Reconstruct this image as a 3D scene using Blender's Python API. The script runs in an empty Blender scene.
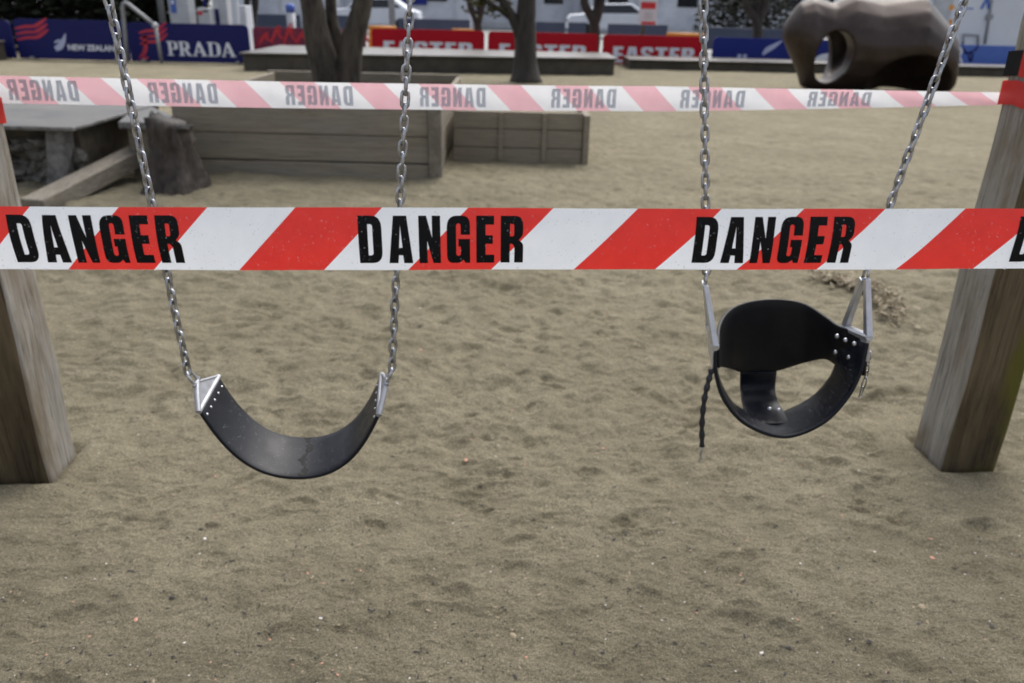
import bpy, bmesh, math, random
import numpy as np
from mathutils import Vector, Matrix
random.seed(7)
rng = np.random.default_rng(11)
S = bpy.context.scene
COL = S.collection
V = Vector

# ------------------------------------------------------------------ camera (measured once; used to read real positions)
F, CX, CY, CH = 796.0, 512.0, 341.5, 1.5
dn = np.array([467 - CX, 2200 - CY, F]); dn /= np.linalg.norm(dn)
Yc = np.array([0, 0, 1.0]) - dn * dn[2]; Yc /= np.linalg.norm(Yc)
Xc = np.cross(dn, Yc)
if Xc[0] < 0: Xc = -Xc
def ray(x, y):
    v = np.array([x - CX, y - CY, F]); return np.array([v @ Xc, v @ Yc, -(v @ dn)])
def at(x, y, Y):
    r = ray(x, y); t = Y / r[1]; return V((r[0] * t, Y, r[2] * t + CH))
def gr(x, y, z=0.0):
    r = ray(x, y); t = (z - CH) / r[2]; return V((r[0] * t, r[1] * t, z))
cam = bpy.data.cameras.new('camera'); camo = bpy.data.objects.new('camera', cam); COL.objects.link(camo)
right = (Xc[0], Yc[0], -dn[0]); down = (Xc[1], Yc[1], -dn[1]); fwd = (Xc[2], Yc[2], -dn[2])
camo.matrix_world = Matrix(((right[0], -down[0], -fwd[0], 0), (right[1], -down[1], -fwd[1], 0), (right[2], -down[2], -fwd[2], CH), (0, 0, 0, 1)))
cam.sensor_width = 36; cam.lens = F / 1024 * 36; cam.clip_end = 5000; cam.clip_start = .02
cam.dof.use_dof = True; cam.dof.focus_distance = 1.26; cam.dof.aperture_fstop = 4.6
S.camera = camo

# ------------------------------------------------------------------ materials
def mat(name, col, rough=.6, col2=None, scale=8, detail=6, stretch=(1, 1, 1), bump=0, bscale=None, metal=0, spec=.5, trans=0, contrast=(.35, .65), alpha=1, tl=0, bstretch=None, rough2=None):
    m = bpy.data.materials.new(name); m.use_nodes = True
    nt = m.node_tree; N = nt.nodes; L = nt.links; b = N['Principled BSDF']
    b.inputs['Base Color'].default_value = (*col, 1); b.inputs['Roughness'].default_value = rough
    b.inputs['Metallic'].default_value = metal; b.inputs['Specular IOR Level'].default_value = spec
    b.inputs['Transmission Weight'].default_value = trans
    tc = N.new('ShaderNodeTexCoord')
    def noise(sc, st, det):
        mp = N.new('ShaderNodeMapping'); mp.inputs['Scale'].default_value = st
        L.new(tc.outputs['Object'], mp.inputs['Vector'])
        n = N.new('ShaderNodeTexNoise'); n.inputs['Scale'].default_value = sc; n.inputs['Detail'].default_value = det
        n.inputs['Roughness'].default_value = .62
        L.new(mp.outputs[0], n.inputs['Vector']); return n
    if col2 is not None or rough2 is not None:
        n = noise(scale, stretch, detail)
        r = N.new('ShaderNodeMapRange'); r.inputs['From Min'].default_value = contrast[0]; r.inputs['From Max'].default_value = contrast[1]
        L.new(n.outputs['Fac'], r.inputs['Value'])
        if col2 is not None:
            mx = N.new('ShaderNodeMix'); mx.data_type = 'RGBA'
            mx.inputs['A'].default_value = (*col, 1); mx.inputs['B'].default_value = (*col2, 1)
            L.new(r.outputs[0], mx.inputs['Factor']); L.new(mx.outputs['Result'], b.inputs['Base Color'])
        if rough2 is not None:
            q = N.new('ShaderNodeMapRange'); q.inputs['To Min'].default_value = rough; q.inputs['To Max'].default_value = rough2
            L.new(r.outputs[0], q.inputs['Value']); L.new(q.outputs[0], b.inputs['Roughness'])
    if bump:
        n2 = noise(bscale or scale * 3, bstretch or stretch, 8)
        bp = N.new('ShaderNodeBump'); bp.inputs['Strength'].default_value = min(1, bump * 10); bp.inputs['Distance'].default_value = bump * .1
        L.new(n2.outputs['Fac'], bp.inputs['Height']); L.new(bp.outputs[0], b.inputs['Normal'])
    if tl:
        t = N.new('ShaderNodeBsdfTranslucent'); ms = N.new('ShaderNodeMixShader'); ms.inputs[0].default_value = tl
        if col2 is not None: L.new(mx.outputs['Result'], t.inputs['Color'])
        else: t.inputs['Color'].default_value = (*col, 1)
        L.new(b.outputs[0], ms.inputs[1]); L.new(t.outputs[0], ms.inputs[2]); L.new(ms.outputs[0], N['Material Output'].inputs['Surface'])
    return m

def sand_mat():
    m = bpy.data.materials.new('damp_sand'); m.use_nodes = True
    nt = m.node_tree; N = nt.nodes; L = nt.links; b = N['Principled BSDF']
    tc = N.new('ShaderNodeTexCoord')
    def noise(sc, det=5, ro=.6, typ='ShaderNodeTexNoise'):
        n = N.new(typ); n.inputs['Scale'].default_value = sc
        if typ == 'ShaderNodeTexNoise': n.inputs['Detail'].default_value = det; n.inputs['Roughness'].default_value = ro
        L.new(tc.outputs['Object'], n.inputs['Vector']); return n
    def ramp(src, a, c0, bb, c1):
        r = N.new('ShaderNodeValToRGB'); e = r.color_ramp.elements
        e[0].position = a; e[0].color = c0; e[1].position = bb; e[1].color = c1
        L.new(src, r.inputs[0]); return r
    def mixc(fac, A, B, mode='MIX', f=None):
        x = N.new('ShaderNodeMix'); x.data_type = 'RGBA'; x.blend_type = mode
        if fac is not None: L.new(fac, x.inputs['Factor'])
        else: x.inputs['Factor'].default_value = f
        for s, k in ((A, 'A'), (B, 'B')):
            if isinstance(s, tuple): x.inputs[k].default_value = s
            else: L.new(s, x.inputs[k])
        return x.outputs['Result']
    big = noise(1.3, 6, .65); mid = noise(9, 6, .7); gr1 = noise(150, 4, .85); gr2 = noise(430, 2, .8)
    c = ramp(big.outputs['Fac'], .35, (.205, .183, .124, 1), .65, (.262, .235, .164, 1)).outputs[0]
    c = mixc(None, c, ramp(mid.outputs['Fac'], .34, (.80, .79, .78, 1), .66, (1.13, 1.13, 1.13, 1)).outputs[0], 'MULTIPLY', .8)
    c = mixc(None, c, ramp(gr1.outputs['Fac'], .3, (.42, .41, .39, 1), .70, (1.5, 1.5, 1.52, 1)).outputs[0], 'MULTIPLY', 1.0)
    c = mixc(None, c, ramp(gr2.outputs['Fac'], .3, (.45, .45, .45, 1), .68, (1.5, 1.5, 1.5, 1)).outputs[0], 'MULTIPLY', .9)
    v = noise(70, typ='ShaderNodeTexVoronoi')
    spk = ramp(v.outputs['Distance'], .10, (1, 1, 1, 1), .20, (0, 0, 0, 1)).outputs[0]
    sel = ramp(v.outputs['Color'], .80, (0, 0, 0, 1), .84, (1, 1, 1, 1)).outputs[0]
    mm = N.new('ShaderNodeMath'); mm.operation = 'MULTIPLY'; L.new(spk, mm.inputs[0]); L.new(sel, mm.inputs[1])
    c = mixc(mm.outputs[0], c, (.06, .05, .045, 1))
    v2 = noise(100, typ='ShaderNodeTexVoronoi')
    spk2 = ramp(v2.outputs['Distance'], .09, (1, 1, 1, 1), .16, (0, 0, 0, 1)).outputs[0]
    sel2 = ramp(v2.outputs['Color'], .88, (0, 0, 0, 1), .90, (1, 1, 1, 1)).outputs[0]
    m2 = N.new('ShaderNodeMath'); m2.operation = 'MULTIPLY'; L.new(spk2, m2.inputs[0]); L.new(sel2, m2.inputs[1])
    c = mixc(m2.outputs[0], c, (.5, .45, .38, 1))
    L.new(c, b.inputs['Base Color']); b.inputs['Roughness'].default_value = 1.12; b.inputs['Specular IOR Level'].default_value = .25
    h1 = noise(38, 8, .72)
    b1 = N.new('ShaderNodeBump'); b1.inputs['Strength'].default_value = 1; b1.inputs['Distance'].default_value = .018
    L.new(h1.outputs['Fac'], b1.inputs['Height'])
    b2 = N.new('ShaderNodeBump'); b2.inputs['Strength'].default_value = .9; b2.inputs['Distance'].default_value = .003
    L.new(gr1.outputs['Fac'], b2.inputs['Height']); L.new(b1.outputs[0], b2.inputs['Normal']); L.new(b2.outputs[0], b.inputs['Normal'])
    return m

def timber(name, c1, c2, stain=None, axis=2, moss=None, crack=.3):
    """weathered wood: long grain along the axis, broad stains"""
    m = bpy.data.materials.new(name); m.use_nodes = True
    nt = m.node_tree; N = nt.nodes; L = nt.links; b = N['Principled BSDF']
    tc = N.new('ShaderNodeTexCoord'); st = [14, 14, 14]; st[axis] = .7
    mp = N.new('ShaderNodeMapping'); mp.inputs['Scale'].default_value = st; L.new(tc.outputs['Object'], mp.inputs['Vector'])
    g = N.new('ShaderNodeTexNoise'); g.inputs['Scale'].default_value = 3.2; g.inputs['Detail'].default_value = 9; g.inputs['Roughness'].default_value = .7
    g.inputs['Distortion'].default_value = .6; L.new(mp.outputs[0], g.inputs['Vector'])
    def mr(src, a, bb):
        r = N.new('ShaderNodeMapRange'); r.inputs['From Min'].default_value = a; r.inputs['From Max'].default_value = bb; L.new(src, r.inputs['Value']); return r.outputs[0]
    def mx(f, A, B):
        x = N.new('ShaderNodeMix'); x.data_type = 'RGBA'; L.new(f, x.inputs['Factor'])
        for s, k in ((A, 'A'), (B, 'B')):
            if isinstance(s, tuple): x.inputs[k].default_value = (*s, 1)
            else: L.new(s, x.inputs[k])
        return x.outputs['Result']
    c = mx(mr(g.outputs['Fac'], .32, .68), c1, c2)
    s = N.new('ShaderNodeTexNoise'); s.inputs['Scale'].default_value = 3; s.inputs['Detail'].default_value = 6; s.inputs['Roughness'].default_value = .65
    mp2 = N.new('ShaderNodeMapping'); s2 = [1.6, 1.6, 1.6]; s2[axis] = .5; mp2.inputs['Scale'].default_value = s2
    L.new(tc.outputs['Object'], mp2.inputs['Vector']); L.new(mp2.outputs[0], s.inputs['Vector'])
    if stain: c = mx(mr(s.outputs['Fac'], .45, .62), c, stain)
    mp4 = N.new('ShaderNodeMapping'); s4 = [60, 60, 60]; s4[axis] = 2.2; mp4.inputs['Scale'].default_value = s4; L.new(tc.outputs['Object'], mp4.inputs['Vector'])
    f4 = N.new('ShaderNodeTexNoise'); f4.inputs['Scale'].default_value = 1.6; f4.inputs['Detail'].default_value = 5; f4.inputs['Roughness'].default_value = .75; L.new(mp4.outputs[0], f4.inputs['Vector'])
    dk = N.new('ShaderNodeMix'); dk.data_type = 'RGBA'; dk.blend_type = 'MULTIPLY'; dk.inputs['Factor'].default_value = 1; L.new(c, dk.inputs['A'])
    cr = N.new('ShaderNodeValToRGB'); e = cr.color_ramp.elements; e[0].position = .33; e[0].color = (crack, crack * .96, crack * .92, 1); e[1].position = .46; e[1].color = (1, 1, 1, 1); e2 = e.new(.72); e2.color = (1.25, 1.25, 1.25, 1)
    L.new(f4.outputs['Fac'], cr.inputs[0]); L.new(cr.outputs[0], dk.inputs['B']); c = dk.outputs['Result']
    if moss:
        s3 = N.new('ShaderNodeTexNoise'); s3.inputs['Scale'].default_value = 4.5; s3.inputs['Detail'].default_value = 7
        mp3 = N.new('ShaderNodeMapping'); mp3.inputs['Location'].default_value = (3, 1, 7); mp3.inputs['Scale'].default_value = (1.5, 1.5, .6)
        L.new(tc.outputs['Object'], mp3.inputs['Vector']); L.new(mp3.outputs[0], s3.inputs['Vector'])
        sp = N.new('ShaderNodeSeparateXYZ'); L.new(tc.outputs['Object'], sp.inputs[0])
        ad = N.new('ShaderNodeMath'); ad.operation = 'MULTIPLY_ADD'; ad.inputs[1].default_value = 2.2
        az = N.new('ShaderNodeMath'); az.operation = 'MULTIPLY_ADD'; az.inputs[1].default_value = -.34; L.new(sp.outputs['Z'], az.inputs[0]); L.new(s3.outputs['Fac'], az.inputs[2]); L.new(sp.outputs['X'], ad.inputs[0]); L.new(az.outputs[0], ad.inputs[2])
        c = mx(mr(ad.outputs[0], .42, .60), c, moss)
    L.new(c, b.inputs['Base Color']); b.inputs['Roughness'].default_value = .75; b.inputs['Specular IOR Level'].default_value = .3
    bp = N.new('ShaderNodeBump'); bp.inputs['Strength'].default_value = .6; bp.inputs['Distance'].default_value = .006
    L.new(g.outputs['Fac'], bp.inputs['Height']); L.new(bp.outputs[0], b.inputs['Normal'])
    return m

M = {}
M['sand'] = sand_mat()
M['paving'] = mat('paving', (.2, .2, .2), .7, (.27, .27, .27), 2, bump=.02)
M['tape_red'] = mat('tape_red_print', (.80, .045, .035), .42, (.73, .038, .032), 30, bump=.012, bscale=55, tl=.38)
M['tape_white'] = mat('tape_white_film', (.88, .91, .96), .42, (.83, .865, .92), 22, bump=.012, bscale=55, tl=.38)
M['ink'] = mat('black_ink', (.006, .006, .007), .55, spec=.15, bump=.006, bscale=80)
M['back_white'] = mat('tape_back_white', (.86, .87, .90), .45, (.80, .81, .85), 12, bump=.012, bscale=40, tl=.5)
M['back_pink'] = mat('tape_back_pink', (.84, .52, .58), .45, (.80, .47, .53), 12, bump=.012, bscale=40, tl=.5)
M['back_ink'] = mat('tape_back_grey', (.58, .61, .67), .5, tl=.45)
M['back_ink_pink'] = mat('tape_back_grey_pink', (.45, .36, .42), .5)
M['water'] = mat('water_drop', (.95, .96, .98), .05, trans=.86)
M['wet_film'] = mat('water_film', (.002, .002, .003), .16, spec=.12)
M['galv'] = mat('galvanised_steel', (.54, .55, .58), .28, (.27, .28, .30), 60, metal=.95, bump=.008, bscale=200)
M['galv_bright'] = mat('wet_galvanised_steel', (.60, .62, .66), .24, (.42, .43, .47), 80, metal=.95, bump=.006, bscale=250)
M['alu'] = mat('cast_aluminium', (.40, .41, .44), .50, (.30, .31, .335), 40, metal=.7, bump=.012, bscale=160)
M['rubber'] = mat('wet_black_rubber', (.006, .0075, .013), .33, (.010, .0115, .017), 26, bump=.01, bscale=420, rough2=.44, spec=.24, contrast=(.42, .58))
M['rubber_dry'] = mat('black_rubber', (.005, .005, .0065), .5, (.009, .009, .011), 30, bump=.012, bscale=420, spec=.3)
M['alu_bright'] = mat('polished_aluminium', (.62, .63, .67), .36, (.48, .49, .52), 40, metal=.8, bump=.01, bscale=160)
M['rivet'] = mat('rivet_steel', (.6, .62, .66), .3, metal=.9)
M['cord'] = mat('black_sleeve', (.015, .017, .024), .4, bump=.03, bscale=60)
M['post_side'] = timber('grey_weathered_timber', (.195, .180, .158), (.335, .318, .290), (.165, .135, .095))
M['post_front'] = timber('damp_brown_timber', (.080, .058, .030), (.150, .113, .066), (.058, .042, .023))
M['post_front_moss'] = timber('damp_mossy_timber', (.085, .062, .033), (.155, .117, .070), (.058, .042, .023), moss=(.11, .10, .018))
M['board'] = timber('planter_board', (.19, .165, .124), (.29, .253, .198), (.225, .204, .17), axis=0, crack=.6)
M['board_dark'] = timber('planter_board_dark', (.18, .155, .115), (.265, .23, .178), (.21, .187, .15), axis=0, crack=.6)
M['rail'] = timber('sloping_rail_timber', (.16, .14, .11), (.28, .255, .215), (.15, .13, .105), axis=1, crack=.5)
M['slab_top'] = mat('wet_timber_deck', (.075, .07, .064), .38, (.135, .13, .122), 3, bump=.02)
M['slab_edge'] = mat('dark_timber_edge', (.035, .03, .024), .6, (.07, .06, .045), 3, bump=.03)
M['concrete'] = mat('pale_concrete', (.09, .085, .08), .6, (.24, .23, .22), 13, bump=.12)
M['wetstone'] = mat('wet_stone_top', (.04, .036, .031), .34, (.15, .142, .13), 3.5, bump=.07, rough2=.6)
M['rock'] = mat('rubble_stone', (.03, .028, .024), .5, (.17, .16, .14), 16, bump=.10)
M['soil'] = mat('planter_soil', (.05, .042, .032), .9, (.09, .075, .055), 14, bump=.06)
M['stump'] = mat('dark_stump_wood', (.024, .018, .014), .65, (.075, .059, .048), 14, stretch=(1, 1, .45), bump=.2, bscale=22)
M['bark'] = mat('tree_bark', (.016, .0125, .009), .8, (.082, .066, .048), 11, stretch=(1, 1, .3), bump=.14, bscale=14)
M['bark_dark'] = mat('dark_tree_bark', (.018, .015, .012), .8, (.045, .038, .032), 9, stretch=(1, 1, .3), bump=.12, bscale=14)
M['leaf'] = mat('tree_leaves', (.03, .045, .015), .6, (.07, .09, .03), 1.5, tl=.2)
M['leaf_dark'] = mat('dark_evergreen_leaves', (.006, .010, .004), .7, (.016, .024, .009), 1.5, tl=.05)
M['leaf_olive'] = mat('olive_leaves', (.035, .035, .010), .6, (.07, .07, .02), 1.5, tl=.2)
M['navy'] = mat('navy_board', (.008, .010, .095), .5, (.010, .012, .105), 2, spec=.2)
M['blue'] = mat('blue_board', (.012, .022, .17), .5, (.014, .026, .19), 2, spec=.2)
M['midblue'] = mat('mid_blue_board', (.05, .12, .44), .4, (.06, .13, .47), 2)
M['red'] = mat('red_board', (.42, .003, .014), .5, (.46, .004, .017), 2, spec=.2)
M['plum'] = mat('plum_board', (.10, .006, .05), .45, (.25, .012, .035), 3)
M['scarlet'] = mat('scarlet_print', (.55, .02, .03), .4)
M['crimson'] = mat('crimson_print', (.36, .01, .05), .4, (.5, .02, .04), 8)
M['white_print'] = mat('white_print', (.72, .74, .82), .4)
M['pale_print'] = mat('pale_blue_print', (.42, .46, .66), .4)
M['white'] = mat('white_paint', (.64, .67, .73), .4, (.57, .60, .66), 1.2)
M['white_wall'] = mat('white_sheeting', (.38, .40, .46), .5, (.56, .58, .64), .9)
M['slate'] = mat('slate_blue_panel', (.045, .06, .105), .5, (.06, .075, .125), 1.2)
M['orange'] = mat('orange_plastic', (.75, .30, .02), .4, (.68, .26, .02), 3)
M['glass_dark'] = mat('dark_glass', (.012, .014, .018), .08)
M['tyre'] = mat('tyre_rubber', (.015, .015, .015), .8)
M['grey_metal'] = mat('grey_painted_metal', (.22, .23, .25), .45, (.28, .29, .31), 6, metal=.3)
M['pale_grey'] = mat('pale_grey_paint', (.40, .42, .45), .45, (.48, .50, .53), 4)
M['bronze'] = mat('polished_bronze', (.022, .0115, .0075), .37, (.048, .032, .028), 2.2, metal=.45, spec=.7, bump=.035, bscale=7, rough2=.5)
M['dry'] = mat('dry_leaf', (.21, .175, .115), .75, (.40, .34, .245), 30, tl=.2)
M['dry_dark'] = mat('dry_stem', (.12, .09, .06), .7, (.2, .16, .11), 30)
M['shell'] = mat('shell_chip', (.72, .70, .68), .5)
M['chip_pink'] = mat('pink_chip', (.55, .27, .19), .6)
M['chip_dark'] = mat('dark_chip', (.035, .03, .028), .6)
M['chip_tan'] = mat('tan_chip', (.34, .27, .18), .7)

# ------------------------------------------------------------------ mesh helpers
class MB:
    def __init__(s): s.v = []; s.f = []; s.m = []
    def add(s, vs, fs, mi=0):
        o = len(s.v); s.v += [tuple(p) for p in vs]; s.f += [tuple(i + o for i in f) for f in fs]; s.m += [mi] * len(fs); return s
    def box(s, c, size, rot=None, mi=0, top=None):
        """top: material index for the upper face"""
        hx, hy, hz = (q / 2 for q in size); c = V(c)
        P = [V((x, y, z)) for z in (-hz, hz) for x, y in ((-hx, -hy), (hx, -hy), (hx, hy), (-hx, hy))]
        if rot is not None: P = [rot @ p for p in P]
        fs = [(3, 2, 1, 0), (4, 5, 6, 7), (0, 1, 5, 4), (1, 2, 6, 5), (2, 3, 7, 6), (3, 0, 4, 7)]
        o = len(s.v); s.add([p + c for p in P], fs, mi)
        if top is not None: s.m[-5] = top
        return s
    def hull8(s, P, mi=0, top=None):
        s.add(P, [(3, 2, 1, 0), (4, 5, 6, 7), (0, 1, 5, 4), (1, 2, 6, 5), (2, 3, 7, 6), (3, 0, 4, 7)], mi)
        if top is not None: s.m[-5] = top
        return s
    def tube(s, pts, rad, n=10, mi=0, caps=True, closed=False, jit=0, squash=1):
        pts = [V(p) for p in pts]; k = len(pts)
        if not hasattr(rad, '__len__'): rad = [rad] * k
        up = V((.13, .31, .94)); vs = []; prev = None
        for i, p in enumerate(pts):
            if closed: t = (pts[(i + 1) % k] - pts[i - 1])
            else: t = pts[min(i + 1, k - 1)] - pts[max(i - 1, 0)]
            t = t.normalized()
            if prev is None:
                a = t.cross(up); 
                if a.length < .05: a = t.cross(V((1, 0, 0)))
                a.normalize()
            else:
                a = (prev - t * prev.dot(t)).normalized()
            prev = a; b = t.cross(a)
            for j in range(n):
                q = 2 * math.pi * j / n; r = rad[i] * (1 + jit * (random.random() - .5))
                vs.append(p + a * (math.cos(q) * r) + b * (math.sin(q) * r * squash))
        fs = []
        for i in range(k if closed else k - 1):
            i2 = (i + 1) % k
            for j in range(n):
                j2 = (j + 1) % n; fs.append((i * n + j, i * n + j2, i2 * n + j2, i2 * n + j))
        if caps and not closed:
            fs.append(tuple(range(n - 1, -1, -1))); fs.append(tuple((k - 1) * n + j for j in range(n)))
        return s.add(vs, fs, mi)
    def dome(s, c, nrm, r, h=None, mi=0, n=8):
        nrm = V(nrm).normalized(); a = nrm.orthogonal().normalized(); b = nrm.cross(a); h = h or r * .6; c = V(c)
        vs = []; fs = []
        for i, (rr, hh) in enumerate(((1, 0), (.8, .6), (.42, .92))):
            for j in range(n):
                q = 2 * math.pi * j / n; vs.append(c + (a * math.cos(q) + b * math.sin(q)) * r * rr + nrm * h * hh)
        vs.append(c + nrm * h)
        for i in range(2):
            for j in range(n): fs.append((i * n + j, i * n + (j + 1) % n, (i + 1) * n + (j + 1) % n, (i + 1) * n + j))
        for j in range(n): fs.append((2 * n + j, 2 * n + (j + 1) % n, 3 * n))
        return s.add(vs, fs, mi)
    def build(s, name, mats, parent=None, bevel=0, smooth=False, seg=2, loc=None):
        me = bpy.data.meshes.new(name); vs = s.v
        me.from_pydata(vs, [], s.f); me.update()
        for m in (mats if isinstance(mats, (list, tuple)) else [mats]): me.materials.append(m)
        me.polygons.foreach_set('material_index', s.m)
        if smooth: me.polygons.foreach_set('use_smooth', [True] * len(me.polygons))
        me.validate(); o = bpy.data.objects.new(name, me); COL.objects.link(o)
        if parent: o.parent = parent
        if loc is not None: o.location = loc
        if bevel:
            bv = o.modifiers.new('bevel', 'BEVEL'); bv.width = bevel; bv.segments = seg; bv.limit_method = 'ANGLE'; bv.angle_limit = .7
        return o
def tag(o, label=None, cat=None, group=None, kind=None):
    if label: o['label'] = label
    if cat: o['category'] = cat
    if group: o['group'] = group
    if kind: o['kind'] = kind
    return o
def thing(name, label, cat, loc=(0, 0, 0), group=None):
    o = bpy.data.objects.new(name, None); COL.objects.link(o); o.location = loc; o.empty_display_size = .1
    return tag(o, label, cat, group)
def R(ax, deg): return Matrix.Rotation(math.radians(deg), 3, ax)
def lerp(a, b, t): return a + (b - a) * t
def catmull(pts, n):
    pts = [V(p) for p in pts]; out = []
    P = [pts[0] * 2 - pts[1]] + pts + [pts[-1] * 2 - pts[-2]]; k = len(pts) - 1
    for i in range(n):
        t = i / (n - 1) * k; j = min(int(t), k - 1); u = t - j
        a, b, c, d = P[j:j + 4]
        out.append(.5 * ((2 * b) + (c - a) * u + (2 * a - 5 * b + 4 * c - d) * u * u + (3 * b - a - 3 * c + d) * u ** 3))
    return out

# ------------------------------------------------------------------ lettering: filled outlines, cap height 1
def rnd(poly, n=5):
    out = []; k = len(poly)
    for i, p in enumerate(poly):
        if len(p) == 2 or p[2] == 0: out.append((p[0], p[1])); continue
        P = V(p[:2]); a = V(poly[i - 1][:2]) - P; b = V(poly[(i + 1) % k][:2]) - P; r = min(p[2], a.length * .5, b.length * .5)
        A = P + a.normalized() * r; B = P + b.normalized() * r
        for j in range(n + 1):
            t = j / n; q = A * (1 - t) ** 2 + P * 2 * t * (1 - t) + B * t * t; out.append((q.x, q.y))
    return out
BLOCK = {  # heavy condensed capitals: (advance width, [outlines])
 'D': (.60, [[(0, 0), (0, 1), (.60, 1, .26), (.60, 0, .26)], [(.24, .17), (.365, .17, .07), (.365, .83, .07), (.24, .83)]]),
 'A': (.62, [[(0, 0), (.14, 1), (.48, 1), (.62, 0), (.385, 0), (.365, .17), (.255, .17), (.235, 0)], [(.265, .33), (.355, .33), (.31, .80)]]),
 'N': (.56, [[(0, 0), (0, 1), (.20, 1), (.345, .54), (.345, 1), (.56, 1), (.56, 0), (.365, 0), (.215, .48), (.215, 0)]]),
 'G': (.60, [[(0, 0, .24), (0, 1, .26), (.60, 1, .26), (.60, .61), (.36, .61), (.36, .84, .08), (.24, .84, .08), (.24, .16, .08), (.36, .16, .08), (.36, .36), (.30, .36), (.30, .52), (.60, .52), (.60, 0), (.47, 0), (.43, .07), (.32, 0, .05)]]),
 'E': (.47, [[(0, 0), (0, 1), (.46, 1), (.46, .82), (.24, .82), (.24, .60), (.43, .60), (.43, .42), (.24, .42), (.24, .18), (.47, .18), (.47, 0)]]),
 'R': (.59, [[(0, 0), (0, 1), (.58, 1, .24), (.58, .60, .12), (.47, .50), (.59, .42, .1), (.59, 0), (.36, 0), (.36, .36, .06), (.30, .42), (.24, .42), (.24, 0)], [(.24, .58), (.35, .58, .05), (.35, .84, .05), (.24, .84)]]),
 'S': (.57, [[(0, 0, .2), (0, .33), (.21, .33), (.21, .17, .06), (.36, .17, .06), (.36, .36, .08), (0, .58, .15), (0, 1, .22), (.57, 1, .22), (.57, .69), (.36, .69), (.36, .84, .06), (.21, .84, .06), (.21, .66, .08), (.57, .45, .15), (.57, 0, .22)]]),
 'T': (.56, [[(.165, 0), (.165, .82), (0, .82), (0, 1), (.56, 1), (.56, .82), (.395, .82), (.395, 0)]]),
}
SERIF = {
 'P': (.66, [[(0, 0), (0, .06), (.09, .08), (.09, .92), (0, .94), (0, 1), (.66, 1, .3), (.66, .42, .28), (.28, .44), (.28, .08), (.38, .06), (.38, 0)], [(.28, .52), (.46, .52, .12), (.46, .93, .12), (.28, .93)]]),
 'R': (.80, [[(0, 0), (0, .06), (.09, .08), (.09, .92), (0, .94), (0, 1), (.66, 1, .3), (.66, .48, .25), (.50, .46), (.70, .08), (.80, .06), (.80, 0), (.54, 0), (.30, .45), (.28, .45), (.28, .08), (.36, .06), (.36, 0)], [(.28, .53), (.46, .53, .12), (.46, .93, .12), (.28, .93)]]),
 'A': (.88, [[(0, 0), (0, .06), (.08, .09), (.36, 1), (.50, 1), (.80, .08), (.88, .06), (.88, 0), (.50, 0), (.50, .06), (.58, .08), (.53, .26), (.24, .26), (.18, .08), (.27, .06), (.27, 0)], [(.27, .34), (.50, .34), (.385, .72)]]),
 'D': (.78, [[(0, 0), (0, .06), (.09, .08), (.09, .92), (0, .94), (0, 1), (.78, 1, .4), (.78, 0, .4)], [(.28, .08), (.56, .08, .2), (.56, .92, .2), (.28, .92)]]),
}
def fill_mesh(loops, name):
    cu = bpy.data.curves.new(name, 'CURVE'); cu.dimensions = '2D'; cu.fill_mode = 'BOTH'
    for lp in loops:
        sp = cu.splines.new('POLY'); sp.points.add(len(lp) - 1)
        for q, p in zip(sp.points, lp): q.co = (p[0], p[1], 0, 1)
        sp.use_cyclic_u = True
    o = bpy.data.objects.new(name, cu); COL.objects.link(o)
    dg = bpy.context.evaluated_depsgraph_get(); dg.update()
    me = bpy.data.meshes.new_from_object(o.evaluated_get(dg)); bpy.data.objects.remove(o); bpy.data.curves.remove(cu)
    vs = [tuple(v.co) for v in me.vertices]; fs = [tuple(p.vertices) for p in me.polygons]; bpy.data.meshes.remove(me)
    return vs, fs
def word_mesh(text, font, W, H, gap=.075):
    x = 0; loops = []
    for ch in text:
        if ch == ' ': x += .35; continue
        a, ls = font[ch]
        for l in ls: loops.append([(px + x, py) for px, py in rnd(l)])
        x += a + gap
    x -= gap; loops = [[(px / x * W, py * H) for px, py in l] for l in loops]
    vs, fs = fill_mesh(loops, 'word')
    if W > .5: return vs, fs
    bm = bmesh.new(); bv = [bm.verts.new(v) for v in vs]          # cut finely so that the print follows the film
    for f in fs: bm.faces.new([bv[i] for i in f])
    for ax, n_ in ((0, int(W / .008)), (1, int(H / .008))):
        for k in range(1, n_ + 1):
            co = [0, 0, 0]; no = [0, 0, 0]; co[ax] = k * .008; no[ax] = 1
            bmesh.ops.bisect_plane(bm, geom=bm.verts[:] + bm.edges[:] + bm.faces[:], plane_co=co, plane_no=no)
    bm.verts.index_update(); out = [tuple(v.co) for v in bm.verts], [tuple(v.index for v in f.verts) for f in bm.faces]; bm.free(); return out
def plain_text(text, W, H, bold=.02):
    cu = bpy.data.curves.new('t', 'FONT'); cu.body = text; cu.offset = bold; cu.resolution_u = 3
    o = bpy.data.objects.new('t', cu); COL.objects.link(o); dg = bpy.context.evaluated_depsgraph_get(); dg.update()
    me = bpy.data.meshes.new_from_object(o.evaluated_get(dg)); bpy.data.objects.remove(o); bpy.data.curves.remove(cu)
    vs = np.array([tuple(v.co) for v in me.vertices]); fs = [tuple(p.vertices) for p in me.polygons]; bpy.data.meshes.remove(me)
    mn = vs.min(0); mxx = vs.max(0); vs = (vs - mn); vs[:, 0] *= W / (mxx[0] - mn[0]); vs[:, 1] *= H / (mxx[1] - mn[1])
    return [tuple(v) for v in vs], fs
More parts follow.
